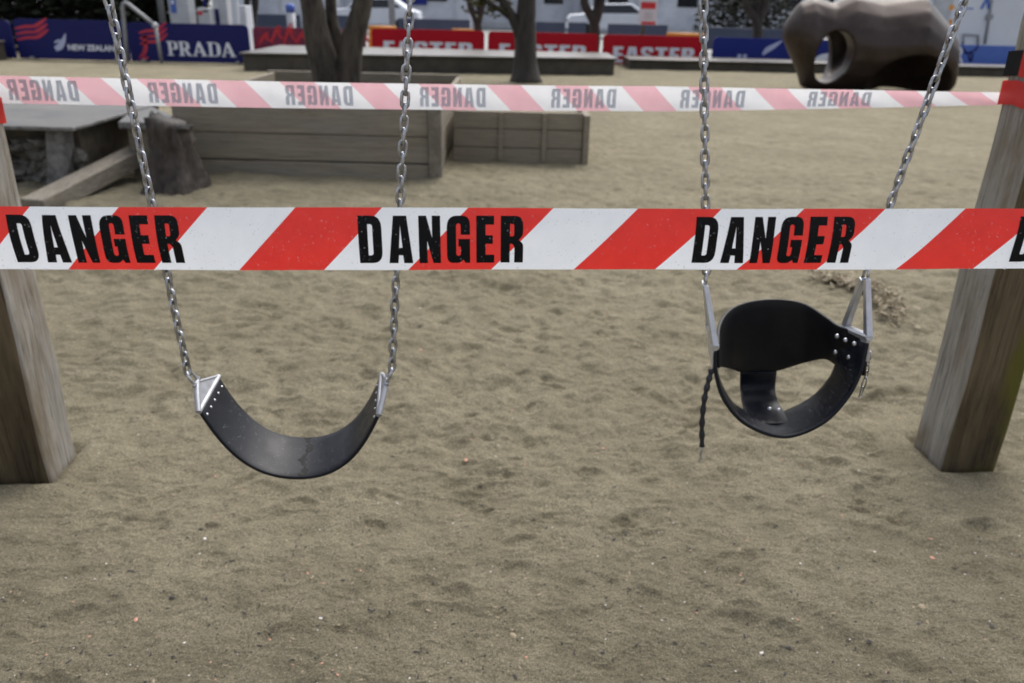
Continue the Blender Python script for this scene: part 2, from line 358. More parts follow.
def stroke(pts, widths, n=24):
    c = catmull([(p[0], p[1], 0) for p in pts], n); L_ = []; R_ = []
    for i, p in enumerate(c):
        t = (c[min(i + 1, n - 1)] - c[max(i - 1, 0)]).normalized(); w = np.interp(i / (n - 1), np.linspace(0, 1, len(widths)), widths) / 2
        L_.append((p.x - t.y * w, p.y + t.x * w)); R_.append((p.x + t.y * w, p.y - t.x * w))
    return L_ + R_[::-1]

# ------------------------------------------------------------------ noise
def perlin(x, y, seed=0):
    xi = np.floor(x).astype(np.int64); yi = np.floor(y).astype(np.int64); xf = x - xi; yf = y - yi
    def grad(ix, iy):
        h = (ix * 374761393 + iy * 668265263 + seed * 1442695041) & 0xffffffff
        h = ((h ^ (h >> 13)) * 1274126177) & 0xffffffff; h = h ^ (h >> 16)
        a = h / 4294967296.0 * 2 * np.pi; return np.cos(a), np.sin(a)
    u = xf * xf * xf * (xf * (xf * 6 - 15) + 10); v = yf * yf * yf * (yf * (yf * 6 - 15) + 10)
    def d(ix, iy, fx, fy):
        gx, gy = grad(ix, iy); return gx * fx + gy * fy
    a = d(xi, yi, xf, yf); b = d(xi + 1, yi, xf - 1, yf); c = d(xi, yi + 1, xf, yf - 1); e = d(xi + 1, yi + 1, xf - 1, yf - 1)
    return (a + (b - a) * u) * (1 - v) + (c + (e - c) * u) * v
def fbm(x, y, f, o=3, seed=0, gain=.5):
    s = 0; a = 1
    for i in range(o): s = s + a * perlin(x * f, y * f, seed + i * 17); f *= 2.03; a *= gain
    return s

# ------------------------------------------------------------------ ground: paving sheet + sand sheet
g = MB(); g.add([(-1500, -1500, -.06), (1500, -1500, -.06), (1500, 1500, -.06), (-1500, 1500, -.06)], [(0, 1, 2, 3)])
tag(g.build('paving', M['paving']), 'grey paved ground beyond the playground', 'paving', kind='structure')

nu, nv = 960, 1180
u = np.linspace(-1, 1, nu); gx = np.sinh(u * 4.1) / math.sinh(4.1) * 28
vv = np.linspace(0, 1, nv); gy = np.concatenate([np.linspace(-2, 1.05, 20), .25 + .85 * np.exp(np.linspace(0, 1, nv - 20) * math.log(23.95 / .85))])
X, Y = np.meshgrid(gx, gy)
near = np.clip((Y - 1.3) / 1.6, .35, 1.0)
dx, dy = X + .06 * fbm(X, Y, 2.2, 2, 91), Y + .06 * fbm(X, Y, 2.2, 2, 77)
Z = .022 * fbm(X, Y, .7, 3, 1) + near * (.036 * fbm(dx, dy * 1.25, 2.4, 3, 5) + .030 * (np.abs(fbm(dx, dy * 1.3, 4.6, 2, 9)) - .25) + .018 * fbm(dx, dy, 9, 2, 13) + .012 * (.3 - np.abs(fbm(dx + .3, dy * 1.4, 8, 2, 57))) + .006 * (.3 - np.abs(fbm(X, Y * 1.3, 19, 2, 63)))) + .0055 * fbm(X, Y, 22, 3, 21) + .0042 * np.maximum(fbm(X, Y, 60, 3, 41), -.2) + .0022 * np.abs(perlin(X * 130, Y * 130, 71))
Z *= np.clip(1.25 - Y / 14, .35, 1)
def dent(cx, cy, a, b, ang, dep):
    j0, j1 = np.searchsorted(gx, (cx - 3 * a, cx + 3 * a)); i0, i1 = np.searchsorted(gy, (cy - 3 * a, cy + 3 * a))
    if j1 - j0 < 2 or i1 - i0 < 2: return
    sl_ = (slice(i0, i1), slice(j0, j1)); x = X[sl_] - cx; y = Y[sl_] - cy; c, s = math.cos(ang), math.sin(ang)
    w_ = 1 + .22 * perlin(X[sl_] * 22, Y[sl_] * 22, 5)
    r = np.sqrt(((x * c + y * s) / a) ** 2 + ((-x * s + y * c) / b) ** 2 + 1e-9) * w_
    Z[sl_] += dep * (-np.exp(-r ** 5 * .9) + .5 * np.exp(-((r - 1.3) / .24) ** 2))
for i in range(1500):
    cy = 1.3 + 6.5 * random.random() ** 1.1; cx = (random.random() * 2 - 1) * (1.2 + .8 * cy)
    a = random.uniform(.018, .10); dent(cx, cy, a, a * random.uniform(.35, .7), random.uniform(-.5, .9), random.uniform(.004, .011) * (.55 if cy < 2 else 1))
for px, py, a, d in ((660, 507, .035, .006), (865, 505, .05, .005), (640, 600, .06, .006), (735, 622, .07, .009), (990, 525, .07, .009), (470, 495, .05, .01), (300, 505, .05, .01), (520, 548, .05, .008)):
    q = gr(px, py); dent(q.x, q.y, a, a * .55, .1, d)
trk = catmull([gr(*p) for p in ((708, 572), (760, 592), (815, 625), (865, 652), (925, 676))], 60)
dmin = np.full(X.shape, 9.0); m = (np.abs(X - .6) < .9) & (Y > 1.2) & (Y < 2.3)
for p in trk: dmin[m] = np.minimum(dmin[m], np.hypot(X[m] - p.x, Y[m] - p.y))
Z += np.where(dmin < .2, (.75 + .8 * perlin(X * 9, Y * 9, 33)) * (-.008 * np.exp(-(dmin / .028) ** 2) + .006 * np.exp(-((dmin - .054) / .019) ** 2)), 0)
for (bx, by) in ((-1.636, 2.338), (1.648, 2.562)):      # scoured sand at the posts
    r = np.hypot(X - bx, Y - by); Z = Z * (1 - .8 * np.exp(-(r / .3) ** 4)) - .006 * np.exp(-(r / .2) ** 2)
    bd_ = np.maximum(np.abs((X - bx) + .06 * (Y - by)), np.abs((Y - by) - .06 * (X - bx))) - .1; Z -= .022 * np.exp(-(np.maximum(bd_, 0) / .018) ** 2) - .010 * np.exp(-((bd_ - .06) / .035) ** 2)
Z[:, 0] = Z[:, -1] = -.08; Z[0, :] = -.08; Z[-1, :] = -.08
sv = np.stack([X, Y, Z], -1).reshape(-1, 3)
ii = (np.arange(nv - 1)[:, None] * nu + np.arange(nu - 1)[None, :]).reshape(-1)
sf = np.stack([ii, ii + 1, ii + nu + 1, ii + nu], -1)
me = bpy.data.meshes.new('sand'); me.vertices.add(len(sv)); me.vertices.foreach_set('co', sv.ravel())
me.loops.add(sf.size); me.loops.foreach_set('vertex_index', sf.ravel().astype(np.int32))
me.polygons.add(len(sf)); me.polygons.foreach_set('loop_start', np.arange(0, sf.size, 4, dtype=np.int32)); me.polygons.foreach_set('loop_total', np.full(len(sf), 4, np.int32))
me.update(calc_edges=True); me.materials.append(M['sand']); me.polygons.foreach_set('use_smooth', np.ones(len(sf), bool)); me.validate()
so = bpy.data.objects.new('sand', me); COL.objects.link(so); tag(so, 'damp trampled playground sand', 'sand', kind='structure')
def sz(x, y):
    i = int(np.clip(np.searchsorted(gy, y), 1, nv - 1)); j = int(np.clip(np.searchsorted(gx, x), 1, nu - 1)); return float(Z[i, j])

# bits of shell, bark and grit on the sand
d = MB()
def chip(x, y, r, flat, mi, lng=1.0):
    z = sz(x, y); a = random.random() * 6.28; c, s = math.cos(a), math.sin(a); P = []
    for k in range(6):
        q = k / 6 * 6.283; rr = r * random.uniform(.7, 1.25); ex, ey = math.cos(q) * rr * lng, math.sin(q) * rr
        P.append((x + ex * c - ey * s, y + ex * s + ey * c, z + r * flat * .25))
    P.append((x + r * .2, y, z + r * flat)); P.append((x, y, z - r * .5))
    d.add(P, [(k, (k + 1) % 6, 6) for k in range(6)] + [((k + 1) % 6, k, 7) for k in range(6)], mi)
for i in range(8000):
    y = 1.2 + 6.5 * random.random() ** 2.1; x = (random.random() * 2 - 1) * (.45 + .72 * y); w = random.random()
    if w < .60: chip(x, y, random.uniform(.0012, .0036), .7, 2, random.choice((1, 1, 1.6, 3)))
    elif w < .86: chip(x, y, random.uniform(.0012, .0034), .7, 3, random.choice((1, 1.4, 2.5)))
    elif w < .95: chip(x, y, random.uniform(.001, .003), .6, 0)
    else: chip(x, y, random.uniform(.0012, .0034), .5, 1, 1.4)
for px, py, r, mi in ((205, 540, .005, 0), (397, 506, .005, 0), (321, 622, .004, 0), (184, 643, .0035, 0), (762, 650, .004, 0), (874, 551, .005, 0), (528, 432, .005, 0), (512, 409, .006, 1), (466, 463, .007, 1), (603, 450, .005, 1),
        (136, 620, .005, 1), (933, 556, .007, 1), (931, 537, .004, 1), (421, 346, .006, 1), (898, 586, .008, 2), (919, 622, .007, 2), (172, 597, .006, 2), (129, 572, .005, 2), (343, 584, .005, 2), (110, 654, .006, 2), (515, 675, .006, 2), (602, 653, .006, 2),
        (614, 540, .006, 2), (789, 647, .007, 2), (869, 642, .006, 2), (540, 366, .006, 2), (420, 326, .007, 2), (992, 625, .006, 2), (646, 545, .005, 2), (664, 561, .005, 2), (513, 635, .007, 3), (923, 604, .008, 3), (420, 305, .009, 0), (330, 270, .008, 2)):
    q = gr(px, py); chip(q.x, q.y, r, .6, mi, 1.5)
tag(d.build('sand_debris', [M['shell'], M['chip_pink'], M['chip_dark'], M['chip_tan']]), 'tiny shell chips, bark bits and grit scattered on the sand', 'debris', kind='stuff')

# ------------------------------------------------------------------ danger tapes
PER, SHEAR, TW = .105, .96, .0795
def tape(name, label, start, yaw, pitch, length, s_top, word_at, layers, taper=None, flip=False, drops=0):
    """layers: list of (offset towards the lettered side, [colour pair], ink)"""
    root = None
    fn = lambda s, t: (s, .004 * math.sin(s * 2.1 + 1) + .0016 * math.sin(s * 9 + t * 20) + 2.2 * (t - TW / 2) ** 2 + .0006 * math.sin(s * 31 - t * 90), (t - TW / 2) * (taper(s) if taper else 1) + (-.012 * math.sin(math.pi * s / length) if flip else 0))
    rot = Matrix.Rotation(yaw + (math.pi if flip else 0), 4, 'Z') @ Matrix.Rotation(pitch, 4, 'Y')
    for li, (off, mats_, ink) in enumerate(layers):
        b = MB(); rows = 6; step = PER / 4
        n0 = int(math.floor((-s_top) / step)) - 1; n1 = int((length - s_top + SHEAR * TW) / step) + 2
        idx = {}
        def vtx(i, j):
            if (i, j) not in idx:
                t = TW * j / rows; s = s_top + i * step - SHEAR * (TW - t); s = min(max(s, 0), length)
                x, y, z = fn(s, t); idx[(i, j)] = len(b.v); b.v.append((x, y - off, z))
            return idx[(i, j)]
        for i in range(n0, n1):
            for j in range(rows):
                q = [vtx(i, j), vtx(i + 1, j), vtx(i + 1, j + 1), vtx(i, j + 1)]
                if len({b.v[k][0] for k in q}) < 2: continue
                b.f.append(tuple(q)); b.m.append(0 if (i // 4) % 2 == 0 else 1)
        # i//4 even: white just after s_top, odd: red
        if li == 0:
            o = b.build(name, mats_, smooth=True); root = o; o.matrix_world = Matrix.Translation(start) @ rot; tag(o, label, 'danger tape')
        else:
            o = b.build('reverse_side', mats_, root, smooth=True)
        for w0 in word_at:
            vs, fs = word_mesh('DANGER', BLOCK, .204, .0603, .165); w = MB()
            sg = off + (.0006 if off >= 0 and li == 0 else -.0006)
            pts = []
            for (x, y, z) in vs:
                s, yy, zz = fn(w0 + x, y + .0096); pts.append((s, yy - sg, zz))
            if w0 < 0 or w0 + .2 > length: continue
            w.add(pts, fs); w.build('printed_word', ink, root)
    if drops:
        b = MB()
        for i in range(drops):
            s = random.uniform(.6, length - .6); t = random.random() * TW; e = random.random() < .12
            r = random.choice((.0003, .0004, .0005, .0006, .0008, .0011)) * random.uniform(.8, 1.2)
            if e: t = .0006; r *= 1.25
            x, y, z = fn(s, t); b.dome((x, y - .0008, z), (0, -1, 0), r, r * .65, n=7)
        o = b.build('water_droplets', M['water'], root, smooth=True); o['kind'] = 'stuff'
    return root
YW = math.radians(3.25)
dvec = V((math.cos(YW), math.sin(YW), 0))
p0 = V((-.62, .93, 1.2200))
OFF = .885            # the tape runs this far left of the measured start
st = p0 - dvec * OFF; st.z -= OFF * .009
front = tape('danger_tape', 'red and white DANGER tape stretched across the foreground, crisp and close', st, YW, -.009, 3.02, OFF + .0385 - PER * 8, [OFF + .0085 + .4195 * k for k in range(-2, 5)],
     [(0, [M['tape_white'], M['tape_red']], M['ink'])], drops=2300)
# far tape, seen from its back: pale pink stripes and mirrored words
YB = math.radians(3.7)
bd = V((math.cos(YB), math.sin(YB), 0)); bl = 3.12
bs = V((-1.565, 2.475, 1.222)); be = bs + bd * bl; be.z += .024
tp = lambda s: float(np.interp(s, [0, .10, .5, 1.1, bl], [.50, .52, .72, .95, 1]))   # s counts from the right-hand post, where the tape is pulled into a twist
D1 = .268 * 1.05 + .045
back = tape('danger_tape', 'pale faded back of danger tape with mirrored grey words, tied between both posts', be, YB, math.asin(.024 / bl), bl, (bl - (.2376 * 1.05 + .045)) - PER * 28 + .084,
     [bl - D1 + .084 - .4085 * k for k in range(0, 7)], [(-.0012, [M['back_white'], M['back_pink']], M['back_ink'])], taper=tp, flip=True)
def wrap(parent, px, py, sx, sy, z0, z1, yaw, cols, tilt=0):
    b = MB(); rot = R('Z', math.degrees(yaw)); n = 8; hx, hy = sx / 2 + .005, sy / 2 + .005
    ring = []
    for (ax, ay), (bx_, by_) in zip([(-hx, -hy), (hx, -hy), (hx, hy), (-hx, hy)], [(hx, -hy), (hx, hy), (-hx, hy), (-hx, -hy)]):
        for k in range(6): ring.append((ax + (bx_ - ax) * k / 6, ay + (by_ - ay) * k / 6))
    k = len(ring)
    for zi in range(2):
        for (x, y) in ring:
            q = rot @ V((x * (1 + .012 * zi), y, 0)); b.v.append((px + q.x, py + q.y, (z0, z1)[zi] + tilt * x + .004 * math.sin(x * 60 + y * 45)))
    for i in range(k):
        b.f.append((i, (i + 1) % k, k + (i + 1) % k, k + i)); b.m.append(cols[(i // 2) % len(cols)])
    o = b.build('post_wrap', [M['tape_red'], M['tape_white'], M['ink']], None); bpy.context.view_layer.update()
    o.parent = parent; o.matrix_parent_inverse = parent.matrix_world.inverted(); return o
bpy.context.view_layer.update()
PYAW = math.radians(3.6)
PR, PL, FR, FL = V((1.648, 2.562, 0)), V((-1.636, 2.338, 0)), V((1.70, 1.075, 0)), V((-1.54, .875, 0))
wrap(back, PR.x, PR.y, .2, .2, 1.238, 1.31, PYAW, [0, 0, 1, 0, 0, 0, 1, 0, 0, 0, 0, 0], .05)
wrap(back, PR.x, PR.y, .206, .206, 1.305, 1.38, PYAW, [2, 1, 2, 0, 2, 1, 0, 2, 0, 2, 0, 2], -.12)
wrap(back, PL.x, PL.y, .2, .2, 1.125, 1.20, PYAW, [0, 0, 0, 0, 2, 0, 0, 0, 1, 0, 0, 0], .05)
wrap(front, FR.x, FR.y, .2, .2, 1.195, 1.275, PYAW, [0, 1, 0, 1, 0, 1], .02)
wrap(front, FL.x, FL.y, .2, .2, 1.17, 1.25, PYAW, [0, 1, 0, 1, 0, 1], .02)

# ------------------------------------------------------------------ swing frame
fr = thing('swing_frame', 'weathered grey timber swing frame with thick square posts in the sand', 'swing frame', (0, 1.7, 0))
def post(p, fm):
    b = MB(); n = 14; h = 2.42; hs = .1; sd = random.random() * 9
    vs = []
    for i in range(n + 1):
        z = -.25 + (h + .25) * i / n
        for k, (x, y) in enumerate(((-hs, -hs), (hs, -hs), (hs, hs), (-hs, hs))):
            j = .004 * math.sin(i * 1.7 + k * 2 + sd); vs.append((x + j, y + .0025 * math.cos(i * 2.1 + k + sd), z))
    fs = []; mi = []
    for i in range(n):
        for k in range(4):
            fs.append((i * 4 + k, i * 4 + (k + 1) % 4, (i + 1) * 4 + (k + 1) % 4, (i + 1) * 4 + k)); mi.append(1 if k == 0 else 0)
    fs += [(3, 2, 1, 0), tuple(n * 4 + k for k in range(4))]; mi += [0, 0]
    b.v = vs; b.f = fs; b.m = mi
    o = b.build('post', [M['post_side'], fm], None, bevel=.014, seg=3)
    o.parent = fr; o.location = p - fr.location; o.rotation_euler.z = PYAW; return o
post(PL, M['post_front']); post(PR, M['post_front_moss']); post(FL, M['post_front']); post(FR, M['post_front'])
for a, c in ((PL, FL), (PR, FR)):
    mid = (a + c) / 2; b = MB(); b.box((0, 0, 0), (.19, (a - c).length + .3, .2))
    o = b.build('side_rail', M['post_side'], fr, bevel=.008); o.location = V((mid.x, mid.y, 2.522)) - fr.location; o.rotation_euler.z = PYAW
b = MB(); b.box((0, 0, 0), (3.7, .2, .22)); mid = (PL + PR + FL + FR) / 4
o = b.build('crossbeam', M['post_side'], fr, bevel=.008); o.location = V((mid.x, mid.y, 2.735)) - fr.location; o.rotation_euler.z = PYAW
BEAMZ = 2.625
YB_ = lambda x: 1.675 + .061 * x

# ------------------------------------------------------------------ chains
def chain_mb(a, b_, pitch=.0245, wire=.0036, w=.0215, tw0=.6, twist=.035, seg=14, n=6):
    m = MB(); a, b_ = V(a), V(b_); dv = (b_ - a); cnt = max(2, round(dv.length / pitch)); dv /= cnt; t = dv.normalized()
    y0 = (a - V((0, 0, CH))); y0 = (y0 - t * y0.dot(t)).normalized(); x0 = y0.cross(t); L_ = dv.length + 2 * wire * 1.02; r = w / 2 - wire
    for i in range(cnt):
        c = a + dv * (i + .5) + V((random.uniform(-1, 1), random.uniform(-1, 1), 0)) * .0006
        q = tw0 + (math.pi / 2) * (i % 2) + twist * i + random.uniform(-.16, .16); sx = x0 * math.cos(q) + y0 * math.sin(q)
        pts = []; hl = L_ / 2 - r
        for k in range(seg):
            an = 2 * math.pi * k / seg; e = hl if math.sin(an) > 0 else -hl
            pts.append(c + sx * (math.cos(an) * r) + t * (math.sin(an) * r + e * (1 if abs(math.sin(an)) > 1e-6 else 0)))
        m.tube(pts, wire, n, closed=True)
    return m
def hanger_top(apex, px_top):
    """where the chain meets the beam: carry the visible run of chain up to the beam"""
    y = YB_(apex.x); t = at(px_top[0], px_top[1], y); k = (BEAMZ - apex.z) / (t.z - apex.z); return V((apex.x + (t.x - apex.x) * k, YB_(t.x), BEAMZ))

# ------------------------------------------------------------------ belt swing
bs_ = thing('belt_swing', 'flat black rubber belt swing hanging at left on two chains', 'swing', (-.5, 1.645, .45))
def kid(mb, name, m, par, **k):
    o = mb.build(name, m, None, **k); o.parent = par
    w = Matrix.Translation(par.location) if par.parent is None else Matrix.Translation(par.parent.location)
    o.matrix_parent_inverse = w.inverted(); return o
Lf, Ln = at(218, 377, 1.712), at(199, 411, 1.572); Rf, Rn = at(382, 375, 1.732), at(379, 414, 1.592)
def belt_pt(u, v):
    a = Ln.lerp(Lf, v); b_ = Rn.lerp(Rf, v); p = a.lerp(b_, u); q = abs(2 * u - 1.0)
    p.z -= (.172 + .003 * (1 - v)) * (1 - q ** 2.15); p.x += .022 * math.sin(2 * math.pi * u) * -1 * (1 if True else 0) * .6
    return p
def sheet(fn, nu_, nv_, thick, name, m, par, bev=.0025):
    b = MB(); b.v = [tuple(fn(i / nu_, j / nv_)) for i in range(nu_ + 1) for j in range(nv_ + 1)]
    for i in range(nu_):
        for j in range(nv_):
            k = i * (nv_ + 1) + j; b.f.append((k, k + nv_ + 1, k + nv_ + 2, k + 1)); b.m.append(0)
    o = kid(b, name, m, par, smooth=True)
    s = o.modifiers.new('thickness', 'SOLIDIFY'); s.thickness = thick; s.offset = 0
    bv = o.modifiers.new('bevel', 'BEVEL'); bv.width = bev; bv.segments = 2; bv.limit_method = 'ANGLE'; bv.angle_limit = .9
    return o
seat = sheet(belt_pt, 48, 8, .0085, 'seat', M['rubber'], bs_)
def wet(fn, u0, u1, n, par, off=.0044):
    b = MB()
    for i in range(n):
        u = random.uniform(u0, u1); v = random.uniform(.05, .95); p = fn(u, v); e = fn(min(u + .03, 1), v) - p; nr = e.cross(fn(u, min(v + .1, 1)) - p)
        if nr.length < 1e-9: continue
        nr.normalize()
        if nr.z < 0: nr = -nr
        b.dome(p + nr * off, nr, random.choice((.0006, .0008, .001, .0014)), .0006, n=6)
    o = kid(b, 'water_droplets', M['water'], par, smooth=True); o['kind'] = 'stuff'
wet(belt_pt, .08, .92, 420, bs_)
b = MB(); k_ = 22
for i in range(k_ + 1):                                       # run of water across the low point
    v = .03 + .94 * i / k_; wd = .014 + .008 * math.sin(i * .9) + .006 * math.sin(i * 2.3)
    for uu in (.525 - wd + .012 * math.sin(i * .5), .525 + wd * .8 + .012 * math.sin(i * .5)):
        p = belt_pt(uu, v); p.z += .0047; b.v.append(tuple(p))
for i in range(k_): b.f.append((2 * i, 2 * i + 1, 2 * i + 3, 2 * i + 2)); b.m.append(0)
kid(b, 'water_streak', M['wet_film'], bs_, smooth=True)
def bracket_belt(near, far, apex, inward, side):
    """cast triangle: bar clamped on the belt's end, rims up to the apex, thin web between"""
    b = MB(); nn, ff = V(near), V(far); ax = (ff - nn).normalized(); nn -= ax * .004; ff += ax * .004
    b.tube([nn.lerp(ff, k / 6) for k in range(7)], .0070, 10, squash=.8)
    b.tube([nn, nn.lerp(apex, .5) + (V(apex) - nn.lerp(ff, .5)) * .05, apex], .0068, 8); b.tube([ff, ff.lerp(apex, .5), apex], .0042, 8)
    nrm = (ff - nn).cross(apex - nn).normalized() * .0022
    A = [nn, ff, V(apex)]
    b.add([p + nrm for p in A] + [p - nrm for p in A], [(0, 1, 2), (5, 4, 3), (0, 3, 4, 1), (1, 4, 5, 2), (2, 5, 3, 0)])
    o = kid(b, 'bracket', M['alu'], bs_, smooth=True); es = o.modifiers.new('edge', 'EDGE_SPLIT'); es.split_angle = .8
    # shackle and its bolt
    s = MB(); up = (V(apex) - nn.lerp(ff, .5)).normalized(); w = ax * .0105; c = V(apex)
    s.tube(catmull([c - w, c - w * 1.02 + up * .016, c - w * .72 + up * .028, c + up * .033, c + w * .72 + up * .028, c + w * 1.02 + up * .016, c + w], 19), .0036, 8)
    s.tube([c - w * 1.7, c + w * 1.7], .0046, 8)
    kid(s, 'shackle', M['galv_bright'], bs_, smooth=True)
    for k in range(5):
        v = .1 + .2 * k; u = .026 if side == 0 else .974; p = belt_pt(u, v); q = belt_pt(u + .01, v) - p; nr = q.cross(belt_pt(u, v + .05) - p).normalized()
        if nr.z < 0: nr = -nr
        rv = MB(); rv.dome(p + nr * .0042, nr, .0033, .0022); kid(rv, 'rivet', M['rivet'], bs_, smooth=True)
    return c + up * .030
Lap = at(197, 382, YB_(-.72)); Rap = at(387, 380, YB_(-.28))
ct = bracket_belt(Ln, Lf, Lap, 1, 0); top = hanger_top(ct, (110, 0)); kid(chain_mb(ct, top, tw0=.75, twist=.006), 'chain', M['galv'], bs_, smooth=True)
ct = bracket_belt(Rn, Rf, Rap, -1, 1); top = hanger_top(ct, (410, 0)); kid(chain_mb(ct, top, tw0=.5, twist=-.012), 'chain', M['galv'], bs_, smooth=True)

# ------------------------------------------------------------------ bucket swing
bk = thing('toddler_swing', 'black rubber half bucket toddler swing hanging at right with open leg holes', 'swing', (.62, 1.71, .55))
tops = [at(x, y, Y_) for x, y, Y_ in ((718, 345, 1.665), (719, 326, 1.74), (728, 311, 1.82), (747, 302, 1.86), (775, 299, 1.885), (803, 303, 1.875), (825, 316, 1.83), (838, 325, 1.785), (852, 330, 1.735), (867, 337, 1.68))]
bots = [at(x, y, Y_) for x, y, Y_ in ((718, 368, 1.665), (721, 367, 1.74), (731, 369, 1.82), (746, 373, 1.86), (775, 371, 1.885), (803, 363, 1.875), (825, 359, 1.83), (838, 366, 1.785), (850, 371, 1.735), (865, 376, 1.68))]
NT = 41; tc_, bc_ = catmull(tops, NT), catmull(bots, NT)
def panel_pt(u, v):
    i = min(int(round(u * (NT - 1))), NT - 1); return tc_[i].lerp(bc_[i], v)
sheet(panel_pt, NT - 1, 8, .008, 'back_panel', M['rubber_dry'], bk)
nearE = [at(x, y, Y_) for x, y, Y_ in ((719, 350, 1.655), (720, 374, 1.645), (728, 399, 1.635), (749, 422, 1.63), (785, 434, 1.63), (821, 421, 1.635), (845, 396, 1.645), (858, 370, 1.655), (864, 343, 1.67))]
farE = [at(x, y, Y_) for x, y, Y_ in ((716, 338, 1.76), (718, 362, 1.77), (724, 384, 1.78), (738, 404, 1.785), (768, 413, 1.79), (806, 398, 1.79), (826, 378, 1.79), (834, 360, 1.785), (840, 334, 1.78))]
ne, fe = catmull(nearE, 45), catmull(farE, 45)
def band_pt(u, v):
    i = int(round(u * 44)); p = ne[i].lerp(fe[i], v); c = V((.615, p.y, .80)) - p; return p + c.normalized() * -.009
sheet(band_pt, 44, 8, .0085, 'seat', M['rubber'], bk)
wet(band_pt, .3, .9, 260, bk, .0046)
# front-to-back strap from the panel's lower edge to the seat
sl = [bc_[12], at(740, 386, 1.862), at(741, 398, 1.83), at(743, 409, 1.79), at(748, 421, 1.71)]
sr = [bc_[18], at(775, 386, 1.872), at(776, 397, 1.84), at(780, 408, 1.80), at(790, 420, 1.71)]
s1, s2 = catmull(sl, 21), catmull(sr, 21)
def strap_pt(u, v):
    i = int(round(u * 20)); p = s1[i].lerp(s2[i], v); p.z += .005 * u - .017 * max(0, (u - .82) / .18); return p
sheet(strap_pt, 20, 5, .008, 'crotch_strap', M['rubber'], bk)
for x, y in ((769, 410), (778, 411)):
    rv = MB(); rv.dome(at(x, y, 1.735) + V((0, -.004, .006)), (0, -.4, 1), .0055, .004); kid(rv, 'rivet', M['rivet'], bk, smooth=True)
def bracket_bucket(near, far, apex, plate_n, plate_f, nrm):
    b = MB(); near, far, apex = V(near), V(far), V(apex)
    ax = (far - near).normalized(); a1 = apex - ax * .009; a2 = apex + ax * .009
    for p, q in ((near, a1), (far, a2)):
        t = (q - p).normalized(); sd = t.cross(V(nrm)).normalized()
        b.hull8([p + sd * .011 + V(nrm) * .007, p - sd * .011 + V(nrm) * .007, p - sd * .011 - V(nrm) * .007, p + sd * .011 - V(nrm) * .007,
                 q + sd * .0075 + V(nrm) * .006, q - sd * .0075 + V(nrm) * .006, q - sd * .0075 - V(nrm) * .006, q + sd * .0075 - V(nrm) * .006])
    b.tube([near - ax * .008, near.lerp(far, .5), far + ax * .008], .0095, 10)
    o = kid(b, 'bracket', M['alu_bright'], bk, bevel=.0015)
    pl = MB(); n_ = V(nrm) * .0045
    A = [near, far, V(plate_f), V(plate_n)]
    pl.hull8([p - n_ for p in A] + [p + n_ for p in A]); kid(pl, 'clamp_plate', M['alu_bright'], bk, bevel=.0012)
    s = MB(); up = V((0, 0, 1)); w = ax * .010; c = apex + V((0, 0, .001))
    s.tube([c - w, c - w + up * .012, c - w * .7 + up * .022, c + up * .027, c + w * .7 + up * .022, c + w + up * .012, c + w], .003, 8); s.tube([c - w * 1.5, c + w * 1.5], .0038, 8)
    kid(s, 'shackle', M['galv_bright'], bk, smooth=True)
    return c + up * .025
ct = bracket_bucket(at(715, 346, 1.655), at(709, 325, 1.775), at(705, 284, 1.70), at(714, 372, 1.655), at(710, 352, 1.77), (-1, 0, .1))
top = hanger_top(ct, (703, 0)); kid(chain_mb(ct, top, tw0=.2, twist=.01), 'chain', M['galv'], bk, smooth=True)
LB = at(713, 371, 1.66)
ct = bracket_bucket(at(868, 337, 1.672), at(845, 328, 1.775), at(865, 279, 1.725), at(868, 362, 1.672), at(848, 350, 1.775), (1, 0, .1))
top = hanger_top(ct, (965, 0)); kid(chain_mb(ct, top, tw0=.55, twist=.008), 'chain', M['galv'], bk, smooth=True)
for x, y in ((840, 336), (848.5, 340), (857.5, 343.5), (838.5, 352), (852, 357)):
    rv = MB(); Y_ = np.interp(x, [836, 868], [1.79, 1.675]); p = at(x, y, Y_)
    nr = (V((0, 0, CH)) - p).normalized(); nr = (nr + V((-1.2, -.3, 0))).normalized(); rv.dome(p + nr * .013, nr, .0062, .0045); kid(rv, 'rivet', M['rivet'], bk, smooth=True)
c0, c1 = LB, at(702, 445, 1.64)
sc = MB(); pp = catmull([at(712, 369, 1.655), at(708, 383, 1.648), at(704, 402, 1.645), at(702, 424, 1.645), at(702, 446, 1.645)], 40)
sc.tube(pp, [.0062 + .0014 * math.sin(i * 1.15) for i in range(40)], 9); kid(sc, 'sleeved_cord', M['cord'], bk, smooth=True)
kid(chain_mb(at(702, 446, 1.645), at(700, 461, 1.645), .011, .0012, .0075, seg=10), 'cord_clip', M['galv'], bk, smooth=True)
kid(chain_mb(at(870, 352, 1.69), at(866, 378, 1.69), .0165, .0017, .0125, seg=12), 'safety_chain', M['galv'], bk, smooth=True)
kid(chain_mb(at(866, 378, 1.69), at(860, 397, 1.69), .045, .0017, .013, seg=12), 'safety_hook', M['galv'], bk, smooth=True)

